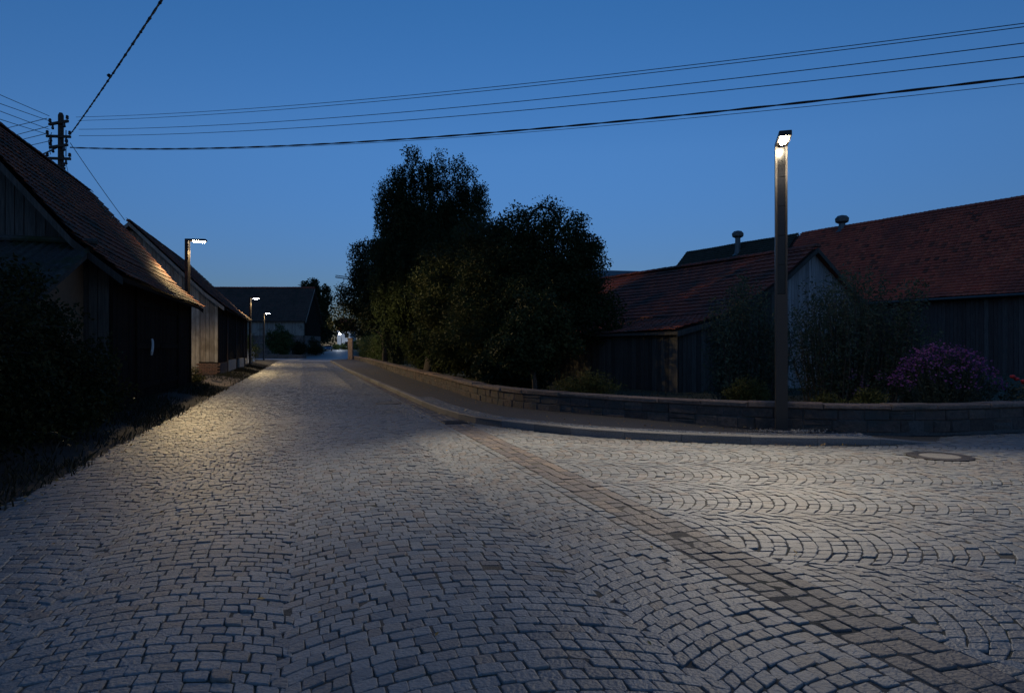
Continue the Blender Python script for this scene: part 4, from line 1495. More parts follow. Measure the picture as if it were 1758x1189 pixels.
p = A + (q - A) * .62
Geo().lathe(p - UPZ * .06, [(.03, 0), (.07, .05), (.03, .1)], 8).build('cable_joint', M['wire'], o)

# far tower crane jib over the trees
t = thing('tower_crane', 'thin distant crane jib showing left of the big trees', 'crane', (-64, 300, 2.5))
A, q = aim(576, 476, 300), aim(606, 480, 300)
Bq = A + (q - A) * 2.2
gj = Geo()
for dz, dy in ((0, -.5), (0, .5), (.9, 0)):
    gj.tube([A + UPZ * dz + (0, dy, 0), Bq + UPZ * dz + (0, dy, 0)], .16, 5)
for k in range(24):
    a = A + (Bq - A) * k / 24; b = A + (Bq - A) * (k + 1) / 24
    gj.tube([a + (0, -.5, 0), (a + b) / 2 + UPZ * .9, b + (0, -.5, 0)], .08, 4)
gj.build('jib', M['crane'], t)
Geo().abox((Bq[0], 300, (Bq[2] + 2.5) / 2), 1.4, 1.4, Bq[2] - 2.5 + 1, .5).build('mast', M['crane'], t)


# ------------------------------------------------------------------ foliage
def leaf_geo(gg, C, size, tone, droop=0.0, aspect=.55, flat=0.0):
    N = len(C)
    n = RNG.normal(0, 1, (N, 3)); n[:, 2] += flat; n /= np.linalg.norm(n, axis=1)[:, None]
    a = RNG.normal(0, 1, (N, 3)); a[:, 2] -= droop
    a -= (a * n).sum(1)[:, None] * n
    a /= np.linalg.norm(a, axis=1)[:, None] + 1e-9
    b = np.cross(n, a)
    sz = size * RNG.uniform(.6, 1.35, N)[:, None]
    V = np.stack([C, C + a * sz * .45 + b * sz * aspect * .5 + n * sz * .06, C + a * sz, C + a * sz * .45 - b * sz * aspect * .5 + n * sz * .06], 1)
    F = (np.arange(N) * 4)[:, None] + np.arange(4)
    gg.add(V.reshape(-1, 3), F, tone)


def blob_points(blobs, n, inner=.3):
    vol = np.array([b[3] * b[4] * b[5] for b in blobs]); vol = vol / vol.sum()
    k = RNG.choice(len(blobs), n, p=vol)
    B = np.array(blobs)[k]
    d = RNG.normal(0, 1, (n, 3)); d /= np.linalg.norm(d, axis=1)[:, None]
    r = (inner + (1 - inner) * RNG.random(n) ** .6)[:, None]
    return B[:, :3] + d * r * B[:, 3:6]


def tree(name, label, cat, base, blobs, ncl, per, size, leafm, sig=.28, bark='bark', tr=.16, limbs=10, droop=.2, strands=0, group=None, zmin=.3, trunk_top=None):
    t = thing(name, label, cat, tuple(base), group)
    base = np.asarray(base, float)
    C = blob_points(blobs, ncl)
    C[:, 2] = np.maximum(C[:, 2], base[2] + zmin)
    gg = Geo()
    pts = []; tn = []
    for c in C:
        k = int(per * random.uniform(.5, 1.5))
        ct = random.random()
        p = RNG.normal(0, 1, (k, 3)); p /= np.linalg.norm(p, axis=1)[:, None]
        p = p * (RNG.random((k, 1)) ** .42) * np.array([sig, sig, sig * .8]) * 1.75 + c
        if strands:
            for q in range(strands):
                ln = random.uniform(.5, 1.5)
                st = c + RNG.normal(0, sig, 3)
                m_ = int(per * .45 * ln)
                u = RNG.random(m_)
                sw = RNG.normal(0, .08, 3)
                pp = st + np.outer(u, np.array([sw[0] * 2, sw[1] * 2, -ln])) + RNG.normal(0, .05, (m_, 3))
                pts.append(pp); tn.append(np.full(m_, ct))
        pts.append(p); tn.append(np.full(k, ct))
    P = np.concatenate(pts); T = np.clip(np.concatenate(tn) * .6 + RNG.random(len(P)) * .4, 0, 1)
    P[:, 2] = np.maximum(P[:, 2], base[2] + .02 + RNG.random(len(P)) * .25)
    leaf_geo(gg, P, size, T, droop)
    gg.build('crown', leafm, t)
    if tr:
        bk = Geo()
        top = np.array([np.mean([b[0] for b in blobs]), np.mean([b[1] for b in blobs]), max(b[2] + b[5] * .5 for b in blobs)]) if trunk_top is None else np.asarray(trunk_top, float)
        K = 7
        tt = np.linspace(0, 1, K)
        pth = base + (top - base) * tt[:, None] + np.concatenate([[[0, 0, 0]], RNG.normal(0, .10, (K - 1, 3)) * np.array([1, 1, .3])])
        bk.tube(pth, tr * (1 - .8 * tt) + .01, 8)
        for i in RNG.choice(len(C), min(limbs, len(C)), replace=False):
            f = random.uniform(.25, .8)
            st = np.array([np.interp(f, tt, pth[:, q]) for q in range(3)])
            if C[i][2] < st[2] - .3: st = np.array([np.interp(.25, tt, pth[:, q]) for q in range(3)])
            mid = (st + C[i]) / 2 + np.array([0, 0, .15 * np.linalg.norm(C[i] - st) * .5])
            r0 = tr * (1 - .8 * f) * .6
            bk.tube([st, mid, C[i]], [r0, r0 * .6, r0 * .15 + .004], 5, cap=False)
        bk.build('trunk', M[bark], t, smooth=True)
    return t


# big bush at the left in front of the lean-to
def left_bush():
    blobs = []
    for s_, n_, h, r_ in ((6.6, -4.4, 1.1, 1.1), (7.6, -5.2, 1.6, 1.3), (8.8, -4.6, 1.45, 1.15), (9.8, -5.4, 1.75, 1.2), (11, -4.7, 1.5, 1.15), (12.2, -5.2, 1.5, 1.1),
                          (13.2, -4.45, 1.3, .95), (12.6, -4.9, 1.85, .95), (14.4, -3.95, .95, .7), (8.2, -3.95, .6, .8), (10.2, -3.95, .6, .85), (12.2, -3.95, .55, .8), (14.2, -4.1, .7, .7), (6.0, -5.6, 1.5, 1.3)):
        p = rf(s_, n_); blobs.append((p[0], p[1], h, r_, r_, h * .62 + .25))
    t = tree('bush', 'big dark scrubby bush covering the left edge in front of the lean-to', 'bush', rf(10.5, -5.0, .15), blobs, 1250, 95, .078, FOL['scrub'], sig=.21, tr=.06, limbs=30, droop=.1, zmin=.05)
    # long sprigs sticking out
    gg = Geo(); tw = Geo()
    for k in range(90):
        p0 = blob_points(blobs, 1, .9)[0]
        c0 = np.array([*rf(10.5, -5.2)[:2], .8])
        d = p0 - c0; d /= np.linalg.norm(d); d[2] = abs(d[2]) * .8 + .15
        d += RNG.normal(0, .25, 3)
        ln = random.uniform(.35, .95)
        u = np.linspace(0, 1, 14)
        P = p0 + np.outer(u * ln, d) + np.outer(u * u, [0, 0, -.22 * ln])
        tw.tube(P[::3], .005, 4, cap=False)
        Q = np.repeat(P, 4, 0) + RNG.normal(0, .035, (56, 3))
        leaf_geo(gg, Q, .068, np.clip(random.random() * .6 + RNG.random(56) * .4, 0, 1), .1)
    gg.build('sprig_leaves', FOL['scrub'], t); tw.build('twigs', M['bark'], t)


left_bush()

G_T = 'garden trees behind the low wall'
tree('birch_tree', 'tallest tree, a drooping birch with a ragged top behind the garden wall', 'tree', (-4.5, 36, .2),
     [(-4.9, 36, 9.9, 1.15, 1.0, 2.5), (-3.5, 36, 9.7, 1.2, 1.1, 2.2), (-5.7, 36, 8.9, 1.1, 1, 2.2), (-6.5, 36.4, 8.5, .95, 1, 2.3), (-2.2, 35.8, 8.8, .9, .9, 2.2), (-6.2, 36, 9.7, .85, .9, 1.4), (-2.1, 36, 9.9, .6, .8, 1.3), (-4.3, 36, 6.3, 2.9, 2.2, 3.0), (-5.9, 36, 5.5, 1.4, 1.6, 3), (-2.5, 36, 5.5, 1.5, 1.6, 3)],
     900, 90, .115, FOL['birch'], sig=.27, bark='bark', tr=.2, limbs=24, droop=1.2, strands=3)
tree('maple_tree', 'broad dark tree overhanging the pavement at the left end of the tree group', 'tree', (-9.4, 50.5, .1),
     [(-10.4, 50.5, 7.4, 1.7, 1.8, 2.4), (-11.5, 51, 5.2, 1.5, 1.6, 1.4), (-9.2, 50, 4.8, 2.2, 2, 2.6), (-12.6, 53, 3.8, 1.4, 1.6, 1.3), (-8.0, 49, 7, 2, 2, 2.5), (-8.3, 51, 2.6, 1.3, 2, 2.2)],
     560, 100, .17, FOL['dark'], sig=.36, tr=.22, limbs=20)
tree('pear_tree', 'bushy fruit tree in the middle of the tree group between birch and apple tree', 'tree', (-1.3, 27.8, .2),
     [(-1.2, 27.6, 5.2, 1.7, 1.6, 1.7), (-2.6, 28, 3.8, 1.6, 1.6, 1.9), (-.2, 27.5, 3.6, 1.9, 1.6, 2.0), (-1.4, 27, 2.0, 2.2, 1.5, 1.2), (-2.3, 29.4, 2.2, 1.2, 1.3, 1.5)],
     600, 110, .11, FOL['fruit'], sig=.26, tr=.16, limbs=22)
apple = tree('apple_tree', 'wide spreading apple tree with an arching bare branch on top, beside the shed roof', 'tree', (1.3, 24.2, .2),
     [(.1, 24.3, 5.15, 1.3, 1.3, 1.35), (1.7, 24, 4.95, 1.3, 1.5, 1.4), (2.5, 24.2, 4.0, 1.0, 1.3, 1.3), (-.5, 24.4, 4.3, 1.5, 1.4, 1.6), (1.2, 23.6, 3.0, 2.0, 1.6, 1.5), (3.1, 24.2, 2.6, 1.0, 1.1, .9), (3.75, 24.0, 1.95, .55, .7, .5), (-.9, 24.2, 2.6, 1.5, 1.4, 1.4)],
     800, 115, .10, FOL['fruit'], sig=.24, tr=.17, limbs=30)
Geo().tube([(0.5, 24.2, 5.2), (.55, 24.2, 6.0), (.75, 24.2, 6.4), (1.05, 24.2, 6.56), (1.4, 24.2, 6.45), (1.65, 24.2, 6.1), (1.72, 24.2, 5.6)], [.05, .05, .05, .05, .045, .04, .03], 6).build('arching_branch', M['bark'], apple)
gg = Geo()
for k in range(60):
    a = random.random()
    p = np.array([.7 + 1.1 * a, 24.2, 6.1 + .6 * math.sin(math.pi * a)])
    leaf_geo(gg, p + RNG.normal(0, .12, (9, 3)), .09, RNG.random(9), .1)
for k in range(46):   # upright shoots along the top outline
    bx = random.uniform(-1.3, 3.0)
    hz = np.interp(bx, [-1.3, .2, 1.0, 2.2, 3.0], [5.6, 6.2, 6.2, 5.6, 4.6])
    ln = random.uniform(.25, .65)
    u = RNG.random(22)
    P = np.stack([bx + u * random.uniform(-.12, .2) * 1.0, np.full(22, 24.1) + RNG.normal(0, .3), hz - .25 + u * ln], 1) + RNG.normal(0, .05, (22, 3))
    leaf_geo(gg, P, .09, RNG.random(22), 0)
gg.build('shoot_leaves', FOL['fruit'], apple)
tree('young_tree', 'small round-crowned tree standing just behind the wall in front of the apple tree', 'tree', (.62, 18.6, .2),
     [(.6, 18.6, 2.2, .85, .75, .85), (.4, 18.5, 1.55, .95, .8, .6), (1.1, 18.7, 1.6, .7, .6, .6)], 260, 65, .105, FOL['fruit'], sig=.17, tr=.07, limbs=14, zmin=.7)
for lab, b, bl, n_, lm in (
        ('clipped dark round shrub behind the wall beneath the fruit trees', (-.15, 21.4, .2), [(-.15, 21.4, .85, .85, .8, .75), (.5, 21.3, .75, .7, .7, .6)], 130, 'dark'),
        ('tall dark shrub behind the wall below the birch', (-2.7, 31.4, .2), [(-2.7, 31.4, 1.7, 1.2, 1.2, 1.5), (-1.7, 30, 1.4, 1.1, 1, 1.2)], 170, 'fruit'),
        ('loose pale-twigged shrub along the wall left of the birch trunk', (-5.0, 40.0, .2), [(-5.0, 40.0, 1.8, 1.2, 1.3, 1.7), (-4.5, 38.3, 1.5, 1.1, 1.2, 1.4)], 170, 'fruit'),
        ('dark shrub filling the gap between the birch and the maple', (-6.0, 44.6, .2), [(-6.0, 44.6, 2.6, 1.4, 1.5, 2.4), (-4.6, 43.5, 2.8, 1.6, 1.5, 2.5)], 200, 'dark'),
        ('dark thicket deep in the garden behind the apple tree', (0, 32, .2), [(-1, 33, 2.2, 2.6, 1.6, 2.0), (2, 32.5, 1.9, 1.8, 1.4, 1.7)], 240, 'dark')):
    tree('shrub', lab, 'shrub', b, bl, int(n_ * 1.6), 75, .13, FOL[lm], sig=.22, tr=.05, limbs=12, group='shrubs behind the garden wall', zmin=.05)

# hedge behind the far part of the wall
hd = thing('hedge', 'clipped green hedge behind the far stretch of garden wall next to the stone pillar', 'hedge', (-14, 70, 0))
Q = []
for k in range(420):
    t_ = random.random()
    base = np.array([-19.0, 84.5]) * (1 - t_) + np.array([-10.2, 55]) * t_
    off = random.uniform(0, 1.4)
    face = random.random()
    z = random.uniform(.3, 2.55)
    if face < .3: z = random.uniform(2.3, 2.65)
    else: off = random.uniform(0, .35)
    Q.append(np.array([base[0] + NX * off, base[1] + NY * off, z + float(rise(base[1]))]))
Q = np.array(Q)
gg = Geo()
P = np.repeat(Q, 40, 0) + RNG.normal(0, .2, (len(Q) * 40, 3))
leaf_geo(gg, P, .12, RNG.random(len(P)), .3)
gg.build('foliage', FOL['hedge'], hd)
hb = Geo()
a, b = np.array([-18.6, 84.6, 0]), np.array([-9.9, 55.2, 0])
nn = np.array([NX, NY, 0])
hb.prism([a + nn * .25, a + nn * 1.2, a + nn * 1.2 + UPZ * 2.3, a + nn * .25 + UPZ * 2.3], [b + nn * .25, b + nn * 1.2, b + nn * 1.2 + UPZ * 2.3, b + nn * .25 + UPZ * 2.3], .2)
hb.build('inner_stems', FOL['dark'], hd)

# small plants by the wall on the right
def tuft(name, label, cat, x, y, wx, wy, h, n, material, size=.07, up=.75, zb=.22, group=None):
    t = thing(name, label, cat, (x, y, zb), group)
    gg = Geo()
    for k in range(n):
        a = random.uniform(0, 6.28); r_ = math.sqrt(random.random())
        d = np.array([math.cos(a) * r_ * wx, math.sin(a) * r_ * wy, 0])
        hh = h * (1 - .45 * r_ * r_) * random.uniform(.7, 1.1)
        u = np.linspace(.15, 1, 12)
        P = np.array([x, y, zb]) + np.outer(u ** 1.3, d) + np.outer(u, [0, 0, hh]) + RNG.normal(0, .012, (12, 3))
        V = np.repeat(P, 2, 0) + RNG.normal(0, .02, (24, 3))
        leaf_geo(gg, V, size, np.clip(random.random() * .5 + RNG.random(24) * .5, 0, 1), -up, aspect=.35)
    gg.build('foliage', material, t)
    return t


tuft('broom_shrub', 'low feathery yellow-green shrub behind the wall, left of the shed corner', 'shrub', 1.75, 15.9, .85, .5, .78, 260, FOL['olive'], .075)
tuft('box_shrub', 'small leafy yellow-green bush behind the wall just left of the tall lamp', 'shrub', 4.9, 14.2, .52, .4, .72, 190, FOL['olive'], .07, .2)
tuft('border_plant', 'low pale spiky plant behind the wall right of the tall lamp', 'plant', 6.15, 13.2, .38, .2, .42, 60, FOL['olive'], .09, group='low border plants')
tuft('border_plant', 'yellow-green leafy plant behind the wall between the spiky plant and the purple asters', 'plant', 6.95, 13.3, .34, .25, .55, 70, FOL['olive'], .09, group='low border plants')


def tall_shrub(label, shoots_x, y0, h0, h1, n):
    xm = sum(shoots_x) / 2
    t = thing('tall_shrub', label, 'shrub', (xm, y0, .22), 'tall grey-green shrubs before the shed')
    gg = Geo(); tw = Geo()
    for k in range(n):
        x = random.uniform(*shoots_x); y = y0 + random.uniform(-.9, .9)
        f = 1 - abs((x - xm) / (shoots_x[1] - shoots_x[0]) * 2) ** 3
        h = random.uniform(h0, h1) * (.70 + .3 * f)
        bx, by = xm + (x - xm) * .75, y0 + (y - y0) * .5
        u = np.linspace(0, 1, 34)
        P = np.stack([bx + (x - bx) * u ** 1.3 + .05 * np.sin(u * 5 + k), by + (y - by) * u, .22 + h * u], 1)
        tw.tube(P[::6], np.linspace(.018, .004, len(P[::6])), 4, cap=False)
        P = P[4:]
        dens = 6
        wdt = .14 * (1.25 - np.linspace(.12, 1, len(P)))
        V = np.repeat(P, dens, 0) + RNG.normal(0, 1, (len(P) * dens, 3)) * np.repeat(wdt + .02, dens)[:, None]
        leaf_geo(gg, V, .085, np.clip(np.repeat(np.linspace(0, .6, len(P)), dens) + RNG.random(len(V)) * .4, 0, 1), -.2, aspect=.4)
    gg.build('foliage', FOL['grey'], t); tw.build('stems', M['bark'], t)


tall_shrub('tall loose grey-green shrub left of and behind the lamp pole', (4.75, 6.5), 16.2, 1.9, 3.1, 70)
tall_shrub('tall loose grey-green shrub with upright shoots between the lamp and the purple asters', (6.9, 9.9), 16.6, 2.1, 3.35, 120)

# purple asters
ast = thing('aster_clump', 'big clump of purple asters in flower behind the wall at the right', 'flowers', (8.85, 13.9, .22))
lf = Geo(); fl = Geo(); stg = Geo()
for k in range(330):
    a = random.uniform(0, 6.28); r_ = random.random() ** .5
    x = 8.85 + math.cos(a) * r_ * 1.12; y = 13.95 + math.sin(a) * r_ * .55
    h = (1.36 - .75 * r_ ** 2.6) * random.uniform(.86, 1.03)
    bx, by = 8.85 + (x - 8.85) * .62, 13.95 + (y - 13.95) * .6
    u = np.linspace(0, 1, 16)
    P = np.stack([bx + (x - bx) * u ** 1.2, by + (y - by) * u, .22 + h * u], 1)
    stg.tube(P[::5], .006, 3, cap=False)
    V = np.repeat(P[:-2], 3, 0) + RNG.normal(0, .03, (42, 3))
    leaf_geo(lf, V, .07, np.clip(1 - np.repeat(u[:-2], 3) * 1.3 + RNG.normal(0, .15, 42), 0, 1), -.1, aspect=.28)
    nf = random.randint(3, 7)
    for q in range(nf):
        c = P[-1] + RNG.normal(0, .055, 3)
        nrm = RNG.normal(0, .5, 3) + np.array([0, -.4, .8]); nrm /= np.linalg.norm(nrm)
        uu = np.cross(nrm, [1, 0, .1]); uu /= np.linalg.norm(uu); vv = np.cross(nrm, uu)
        an = np.linspace(0, 2 * np.pi, 9)[:-1]
        rr = np.where(np.arange(8) % 2 == 0, 1, .72) * random.uniform(.017, .03)
        ring = c + np.cos(an)[:, None] * uu * rr[:, None] + np.sin(an)[:, None] * vv * rr[:, None]
        fl.add(np.concatenate([[c - nrm * .008], ring]), [(0, 1 + i, 1 + (i + 1) % 8) for i in range(8)], random.random())
lf.build('foliage', M['aster_leaf'], ast); fl.build('blossoms', M['aster'], ast); stg.build('stems', M['aster_leaf'], ast)
fl = Geo()
for cx_, cy_, cz_ in ((7.1, 14.2, 1.0), (7.25, 14.1, .8), (7.5, 14.0, 1.0), (7.15, 14.15, .62)):
    for q in range(12):
        c = np.array([cx_, cy_, cz_]) + RNG.normal(0, .05, 3)
        fl.lathe(c, [(.022, 0), (.012, .006)], 6)
fl2 = fl.build('stray_blossoms', M['aster'], ast)
# red roses at the right
ros = thing('rose_bush', 'small rose bush with red blooms right of the purple asters', 'rose bush', (10.25, 14.0, .22))
lf = Geo(); fl = Geo()
C = blob_points([(10.2, 14.0, .55, .42, .35, .38), (10.6, 14.1, .45, .35, .3, .3)], 50)
P = np.repeat(C, 16, 0) + RNG.normal(0, .06, (800, 3))
leaf_geo(lf, P, .06, RNG.random(800), 0)
for c in ((10.2, 13.8, .88), (10.32, 13.75, .80), (10.12, 13.8, .93), (10.45, 13.8, .9), (10.28, 13.72, .84)):
    fl.lathe(np.array(c), [(.012, 0), (.045, .02), (.055, .05), (.035, .075), (.01, .08)], 9)
lf.build('foliage', M['aster_leaf'], ros); fl.build('rose_bloom', M['rose'], ros)

# ------------------------------------------------------------------ far end of the street
G_S = 'shrubs at the far left'
tree('shrub', 'yellow-green shrub leaning over the white picket fence', 'shrub', (*rf(69, -5.6)[:2], .1), [(*rf(67, -5.4)[:2], 1.9, 1.1, 1.2, 1.3), (*rf(71, -5.0)[:2], 1.1, 1.0, 1.1, .9), (*rf(65.5, -5.6)[:2], 2.4, .7, .7, 1)], 110, 50, .14, FOL['lit'], sig=.25, tr=.06, limbs=8, group=G_S)
tree('shrub', 'large round dark shrub before the distant barn', 'shrub', (-34.0, 100, .3), [(-34.0, 100, 2.6, 2.1, 1.6, 2.2), (-33.2, 99, 1.8, 1.6, 1.4, 1.5)], 210, 60, .2, FOL['hedge'], sig=.3, tr=.1, group=G_S)
tree('shrub', 'smaller dark shrub right of the large round one before the distant barn', 'shrub', (-32.3, 104, .3), [(-32.4, 104, 1.4, 1.1, 1, 1.2)], 90, 50, .18, FOL['dark'], sig=.25, tr=.06, group=G_S)
tree('shrub', 'dark upright shrub at the right corner of the distant barn', 'shrub', (-34.3, 117, .3), [(-34.0, 116.5, 1.8, 1.0, 1, 1.7), (-33.2, 117, 1.4, .9, 1, 1.2)], 110, 50, .18, FOL['dark'], sig=.25, tr=.06, group=G_S)
# picket fence
pf = thing('picket_fence', 'white picket fence beside the street beyond the second barn', 'fence', (*rf(69, -4.9)[:2], .1))
rl_ = Geo()
for z in (.45, 1.15):
    a, b = rf(63.5, -5.0, z), rf(75, -4.9, z)
    rl_.tube([a, b], .035, 4)
rl_.build('rail', M['white_paint'], pf)
for k in range(64):
    s_ = 63.5 + k * .18
    p = rf(s_, -4.93 + .1 * (k / 64))
    Geo().box((p[0], p[1], .78 + random.uniform(-.02, .02)), (DX, DY, 0), (NX, NY, 0), (0, 0, 1), .11, .022, 1.3).build('picket', M['white_paint'], pf)
# low stone wall at the forecourt
lw = thing('low_stone_wall', 'low mossy stone wall on the far side of the gravel forecourt', 'wall', (-32, 95, .1))
WL = Path([(-36.5, 95.0), (-33, 95.0), (-29.7, 95.6), (-29.2, 97)])
for z0, z1 in ((.0, .3), (.31, .58)):
    s_ = 0
    while s_ < WL.len - .1:
        l_ = random.uniform(.4, .7)
        V, F = wall_block(WL, s_, min(s_ + l_ - .02, WL.len), z0, z1, 0, .35, .02)
        Geo().add(V, F).build('stone_block', M['coping'], lw); s_ += l_
# distant trees
tree('willow_tree', 'tall feathery tree rising behind the distant barn', 'tree', (-46.5, 160, .5), [(-47.5, 160, 13.5, 2.4, 2.4, 4.5), (-44.6, 160, 12.5, 2.2, 2.4, 4.2), (-46, 160, 8, 3.6, 3, 5), (-46.5, 160, 16.5, 1.6, 1.6, 2.2)], 330, 44, .42, FOL['birch'], sig=.5, bark='bark', tr=.35, limbs=20, droop=1.0, strands=2)
GF = 'dark trees at the far bend of the street'
for k, (x, y, h, r_, lab) in enumerate(((-44.0, 152, 9.5, 3.4, 'dark leafy tree beside the distant barn gable'),
                                   (-49, 172, 12, 4.0, 'dark tree behind the parked blue car'),
                                   (-57, 185, 13, 4.2, 'dark tree left of the white house'),
                                   (-45.0, 216, 14, 3.2, 'dark tree right of the white house, over its roof'),
                                   (-34, 185, 12, 5, 'dark tree behind the stone pillar and hedge'))):
    x0 = x - (1.5 if k in (1, 2) else 0)
    tree('far_tree', lab, 'tree', (x0 - (4 if k == 1 else 0), y, float(rise(y))), [(x0 - (4 if k == 1 else 0), y, h * .62, r_, r_, h * .36), (x0 + r_ * .4 - (4 if k == 1 else 0), y - 1, h * .5, r_ * .8, r_ * .8, h * .24), (x0 - r_ * .4 - (4 if k == 1 else 0), y, h * .48, r_ * .8, r_ * .8, h * .24)], 200, 44, .45, FOL['dark'], sig=.6, tr=.3, limbs=8, group=GF)
fw = Geo()
C = np.stack([RNG.uniform(-190, 120, 900), RNG.uniform(300, 330, 900), RNG.random(900) ** .7 * 7 + 2.5], 1)
P = np.repeat(C, 16, 0) + RNG.normal(0, 1.2, (900 * 16, 3))
leaf_geo(fw, P, 1.2, RNG.random(len(P)), 0)
prop(fw.build('far_wood', FOL['dark'], None), 'dark line of woodland along the horizon', 'woodland', kind='stuff')

# white house
hz = float(rise(208))
hs = thing('house', 'white rendered house with red roof at the far end of the street', 'house', (-48.5, 211, hz))
Geo().abox((-51.0, 211, hz + 2.6), 4.0, 8, 6.4, .5).build('wall', M['white_wall'], hs)
rp_ = [(-53.4, 206.4), (-48.6, 206.4), (-48.6, 215.6), (-53.4, 215.6)]
gg = Geo()
zt, zb_ = hz + 9.6, hz + 5.75
gg.add([(*rp_[0], zb_), (*rp_[1], zb_), (*rp_[2], zb_), (*rp_[3], zb_), (-53.4, 211, zt), (-48.6, 211, zt)], [(0, 1, 5, 4), (2, 3, 4, 5)], .5)
gg.add([(*rp_[0], zb_), (*rp_[3], zb_), (-53.4, 211, zt)], [(0, 2, 1)], .5).add([(*rp_[1], zb_), (*rp_[2], zb_), (-48.6, 211, zt)], [(0, 1, 2)], .5)
gg.build('roof', M['tile_red'], hs)
for wx in (-50.1,):
    for wz in (hz + 1.6, hz + 4.2):
        wf = Geo().abox((wx, 206.96, wz), 1.1, .12, 1.4, .5).build('window', M['wood_dark'], hs)
        Geo().abox((wx, 206.89, wz), .95, .03, 1.25, .5).build('pane', M['glass'], wf)
tree('shrub', 'low bushes in front of the white house by the lantern', 'shrub', (-50.5, 203.5, 1.1), [(-52, 203.5, 1.7, 1.3, 1, .8), (-49.5, 203, 1.8, 1.5, 1, .9), (-47.0, 203.5, 2.1, 1.5, 1, 1.5)], 90, 40, .35, FOL['hedge'], sig=.35, tr=.1, limbs=6, group=G_S)
# gate posts by the bend
for x, y, h, lab in ((-38.2, 128, .9, 'small brown post at the roadside before the distant barn corner'), (-40.4, 138, 1.0, 'small brown post farther along beside the parked car')):
    t = thing('gate_post', lab, 'post', (x, y, float(rise(y))), 'brown roadside posts')
    Geo().abox((x, y, float(rise(y)) + h / 2), .4, .4, h, .5).build('shaft', M['brick'], t)
    Geo().abox((x, y, float(rise(y)) + h + .04), .5, .5, .08, .5).build('cap', M['concrete'], t)

# parked car
CX, CY = -49.2, 183.0
cz = float(rise(CY))
car = thing('parked_car', 'small dark blue car parked at the left kerb far down the street', 'car', (CX, CY, cz))
f_ = np.array([.21, -.978, 0]); s3 = np.array([.978, .21, 0])
c3_ = np.array([CX, CY, cz])
prof_side = [(-2.0, .35), (-2.05, .75), (-1.85, 1.0), (-1.6, 1.42), (.45, 1.46), (1.15, 1.0), (1.95, .82), (2.08, .55), (2.0, .32)]
A_ = [c3_ + f_ * a - s3 * (.86 if z < 1.05 else .72) + UPZ * z for a, z in prof_side]
B_ = [c3_ + f_ * a + s3 * (.86 if z < 1.05 else .72) + UPZ * z for a, z in prof_side]
Geo().prism(A_, B_, .5).build('body', M['car_paint'], car)
gl = Geo()
gl.add([c3_ + f_ * 1.13 - s3 * .78 + UPZ * 1.03, c3_ + f_ * 1.13 + s3 * .78 + UPZ * 1.03, c3_ + f_ * .52 + s3 * .66 + UPZ * 1.43, c3_ + f_ * .52 - s3 * .66 + UPZ * 1.43], [(0, 1, 2, 3)])
gl.build('windscreen', M['glass'], car)
for sg in (-1, 1):
    Geo().add([c3_ + f_ * .95 + s3 * sg * .865 + UPZ * 1.02, c3_ + f_ * -1.6 + s3 * sg * .865 + UPZ * 1.02, c3_ + f_ * -1.45 + s3 * sg * .745 + UPZ * 1.38, c3_ + f_ * .42 + s3 * sg * .745 + UPZ * 1.4], [(0, 1, 2, 3)]).build('side_window', M['glass'], car)
    Geo().box(c3_ + f_ * 2.06 + s3 * sg * .62 + UPZ * .68, s3, f_, UPZ, .36, .08, .2).build('headlight', M['head'], car)
    for a in (-1.3, 1.35):
        wh = Geo().lathe(c3_ + f_ * a + s3 * (sg * .78) + UPZ * .32 - s3 * .1, [(.32, 0), (.32, .2)], 16, axis=s3).build('wheel', M['rubber'], car)
        Geo().lathe(c3_ + f_ * a + s3 * (sg * .8 + (.1 if sg > 0 else -.12)) + UPZ * .32, [(.2, 0), (.18, .015)], 12, axis=s3).build('rim', M['zinc'], wh)
Geo().box(c3_ + f_ * 2.07 + UPZ * .42, s3, f_, UPZ, .52, .03, .11).build('number_plate', M['white_paint'], car)

# ------------------------------------------------------------------ small ground details
# grass and weeds on the verge
def blades(n, fpos, h0, h1, material, name):
    gg = Geo()
    P = np.array([fpos() for _ in range(n)])
    hh = RNG.uniform(h0, h1, n)
    a = RNG.uniform(0, 6.28, n)
    wv = np.stack([np.cos(a), np.sin(a), np.zeros(n)], 1) * (.006 + hh * .03)[:, None]
    ln = RNG.normal(0, .35, (n, 3)) * hh[:, None]; ln[:, 2] = 0
    V = np.stack([P - wv, P + wv, P + wv * .6 + ln * .4 + np.outer(hh * .6, UPZ), P + ln + np.outer(hh, UPZ)], 1)
    F = (np.arange(n) * 4)[:, None] + np.arange(4)
    gg.add(V.reshape(-1, 3), F, RNG.random(n))
    return gg.build(name, material, None, kind='stuff')


def vpos():
    while True:
        s_ = 4 + 58 * random.random() ** 1.3
        n_ = -2.66 - 1.45 * random.random() ** .8 - (.0 if random.random() < .25 else .1)
        if 29.5 < s_ < 36.5 and random.random() < .75: continue
        p = rf(s_, n_)
        k = math.sin(p[0] * 2.2 + 1.3) * math.sin(p[1] * 1.6) + math.sin(p[0] * .7 + p[1] * .9)
        if k < random.uniform(-1.2, .8): continue
        return (p[0], p[1], float(gz(p[0], p[1])) - .02)


prop(blades(19000, vpos, .03, .16, M['blade'], 'verge_grass'), 'short dry grass and weeds on the verge along the left of the street', 'grass')


def gpos():
    while True:
        t_ = random.random()
        sw = WALL.len * (.55 + .45 * random.random())
        p = WALL.at(sw); d = WALL.dirn(sw)
        o_ = .35 + random.random() ** 2 * 9
        q = p + np.array([-d[1], d[0]]) * o_
        return (q[0], q[1], .2)


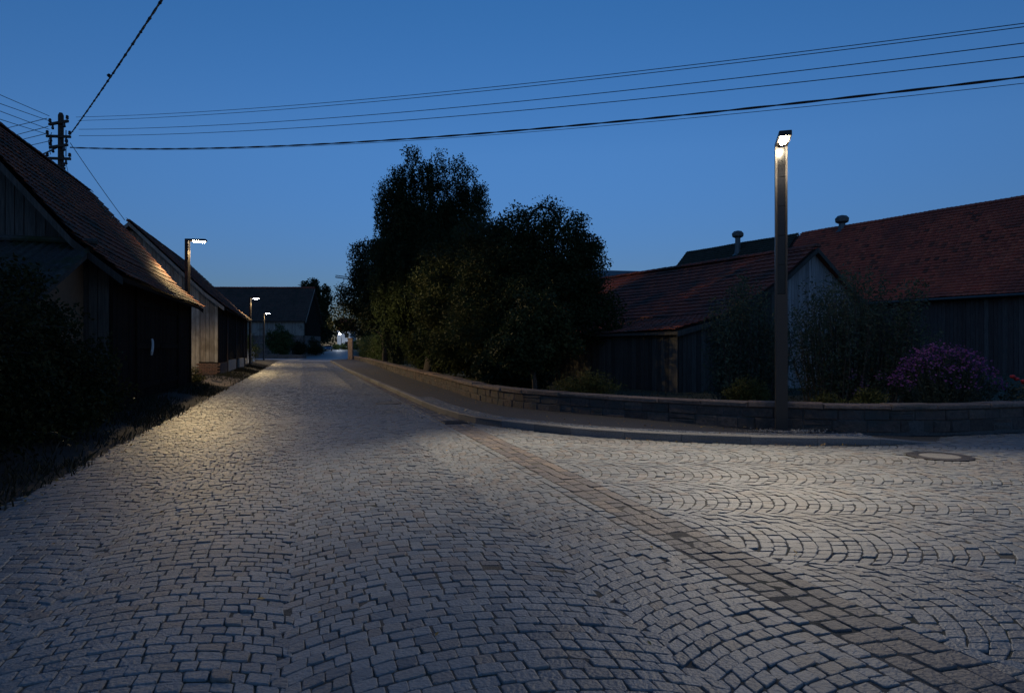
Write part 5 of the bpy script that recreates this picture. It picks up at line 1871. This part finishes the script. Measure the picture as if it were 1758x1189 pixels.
prop(blades(9000, gpos, .04, .13, M['blade'], 'lawn_grass'), 'rough grass on the garden lawn behind the low wall', 'grass')
# weeds hugging the wall and barn corner
tuft('weed', 'leafy weeds at the foot of the second barn gable', 'plant', *rf(37.2, -5.6)[:2], .7, .5, .55, 60, FOL['olive'], .09, zb=.15, group='weeds by the barns')
tuft('weed', 'leafy weeds at the far corner of the dark barn by the dirt drive', 'plant', *rf(28.9, -4.0)[:2], .4, .5, .45, 50, FOL['olive'], .08, zb=.15, group='weeds by the barns')
# fallen leaves on pavement and gutter, gravel round the lamp foot
fl = Geo()
C = []
for k in range(46):
    x, y = random.uniform(-4, 9), random.uniform(3.5, 11)
    C.append((x, y, float(gz(x, y)) + .012))
for k in range(420):
    s_ = 4 + 30 * random.random() ** 1.4
    p = rf(s_, -2.72 - random.gauss(.0, .10))
    C.append((p[0], p[1], float(gz(p[0], p[1])) + .012))
for k in range(520):
    s_ = KERB.len - (random.random() ** 1.2) * 45
    p = KERB.at(s_); d = KERB.dirn(s_); nrm = np.array([-d[1], d[0]])
    if random.random() < .5: o_, z = -abs(random.gauss(.03, .07)), .006
    else: o_, z = random.uniform(.1, 1.3) if random.random() < .5 else random.gauss(1.15, .12), .122
    q = p + nrm * o_
    zb = (.13 * (1 - sstep(KERB.len - 1.6, KERB.len, s_))) if z > .1 else 0.006
    C.append((q[0], q[1], zb + .006))
leaf_geo(fl, np.array(C), .045, RNG.random(len(C)), 0, .6, flat=2.5)
prop(fl.build('fallen_leaves', M['leaf_litter'], None, kind='stuff'), 'scattered yellow leaves along the kerb and pavement', 'leaves')
gv = Geo()
for k in range(330):
    a = random.uniform(0, 6.28); r_ = abs(random.gauss(0, .2)) + .05
    x, y = 4.75 + math.cos(a) * r_ * 1.6, 11.80 + math.sin(a) * r_ * .8
    s_ = random.uniform(.008, .02)
    gv.lathe((x, y, .112), [(s_, 0), (s_ * .8, s_ * .8), (s_ * .3, s_ * 1.1)], 5)
prop(gv.build('gravel_patch', M['gravel'], None, kind='stuff'), 'loose gravel around the foot of the tall lamp', 'gravel')
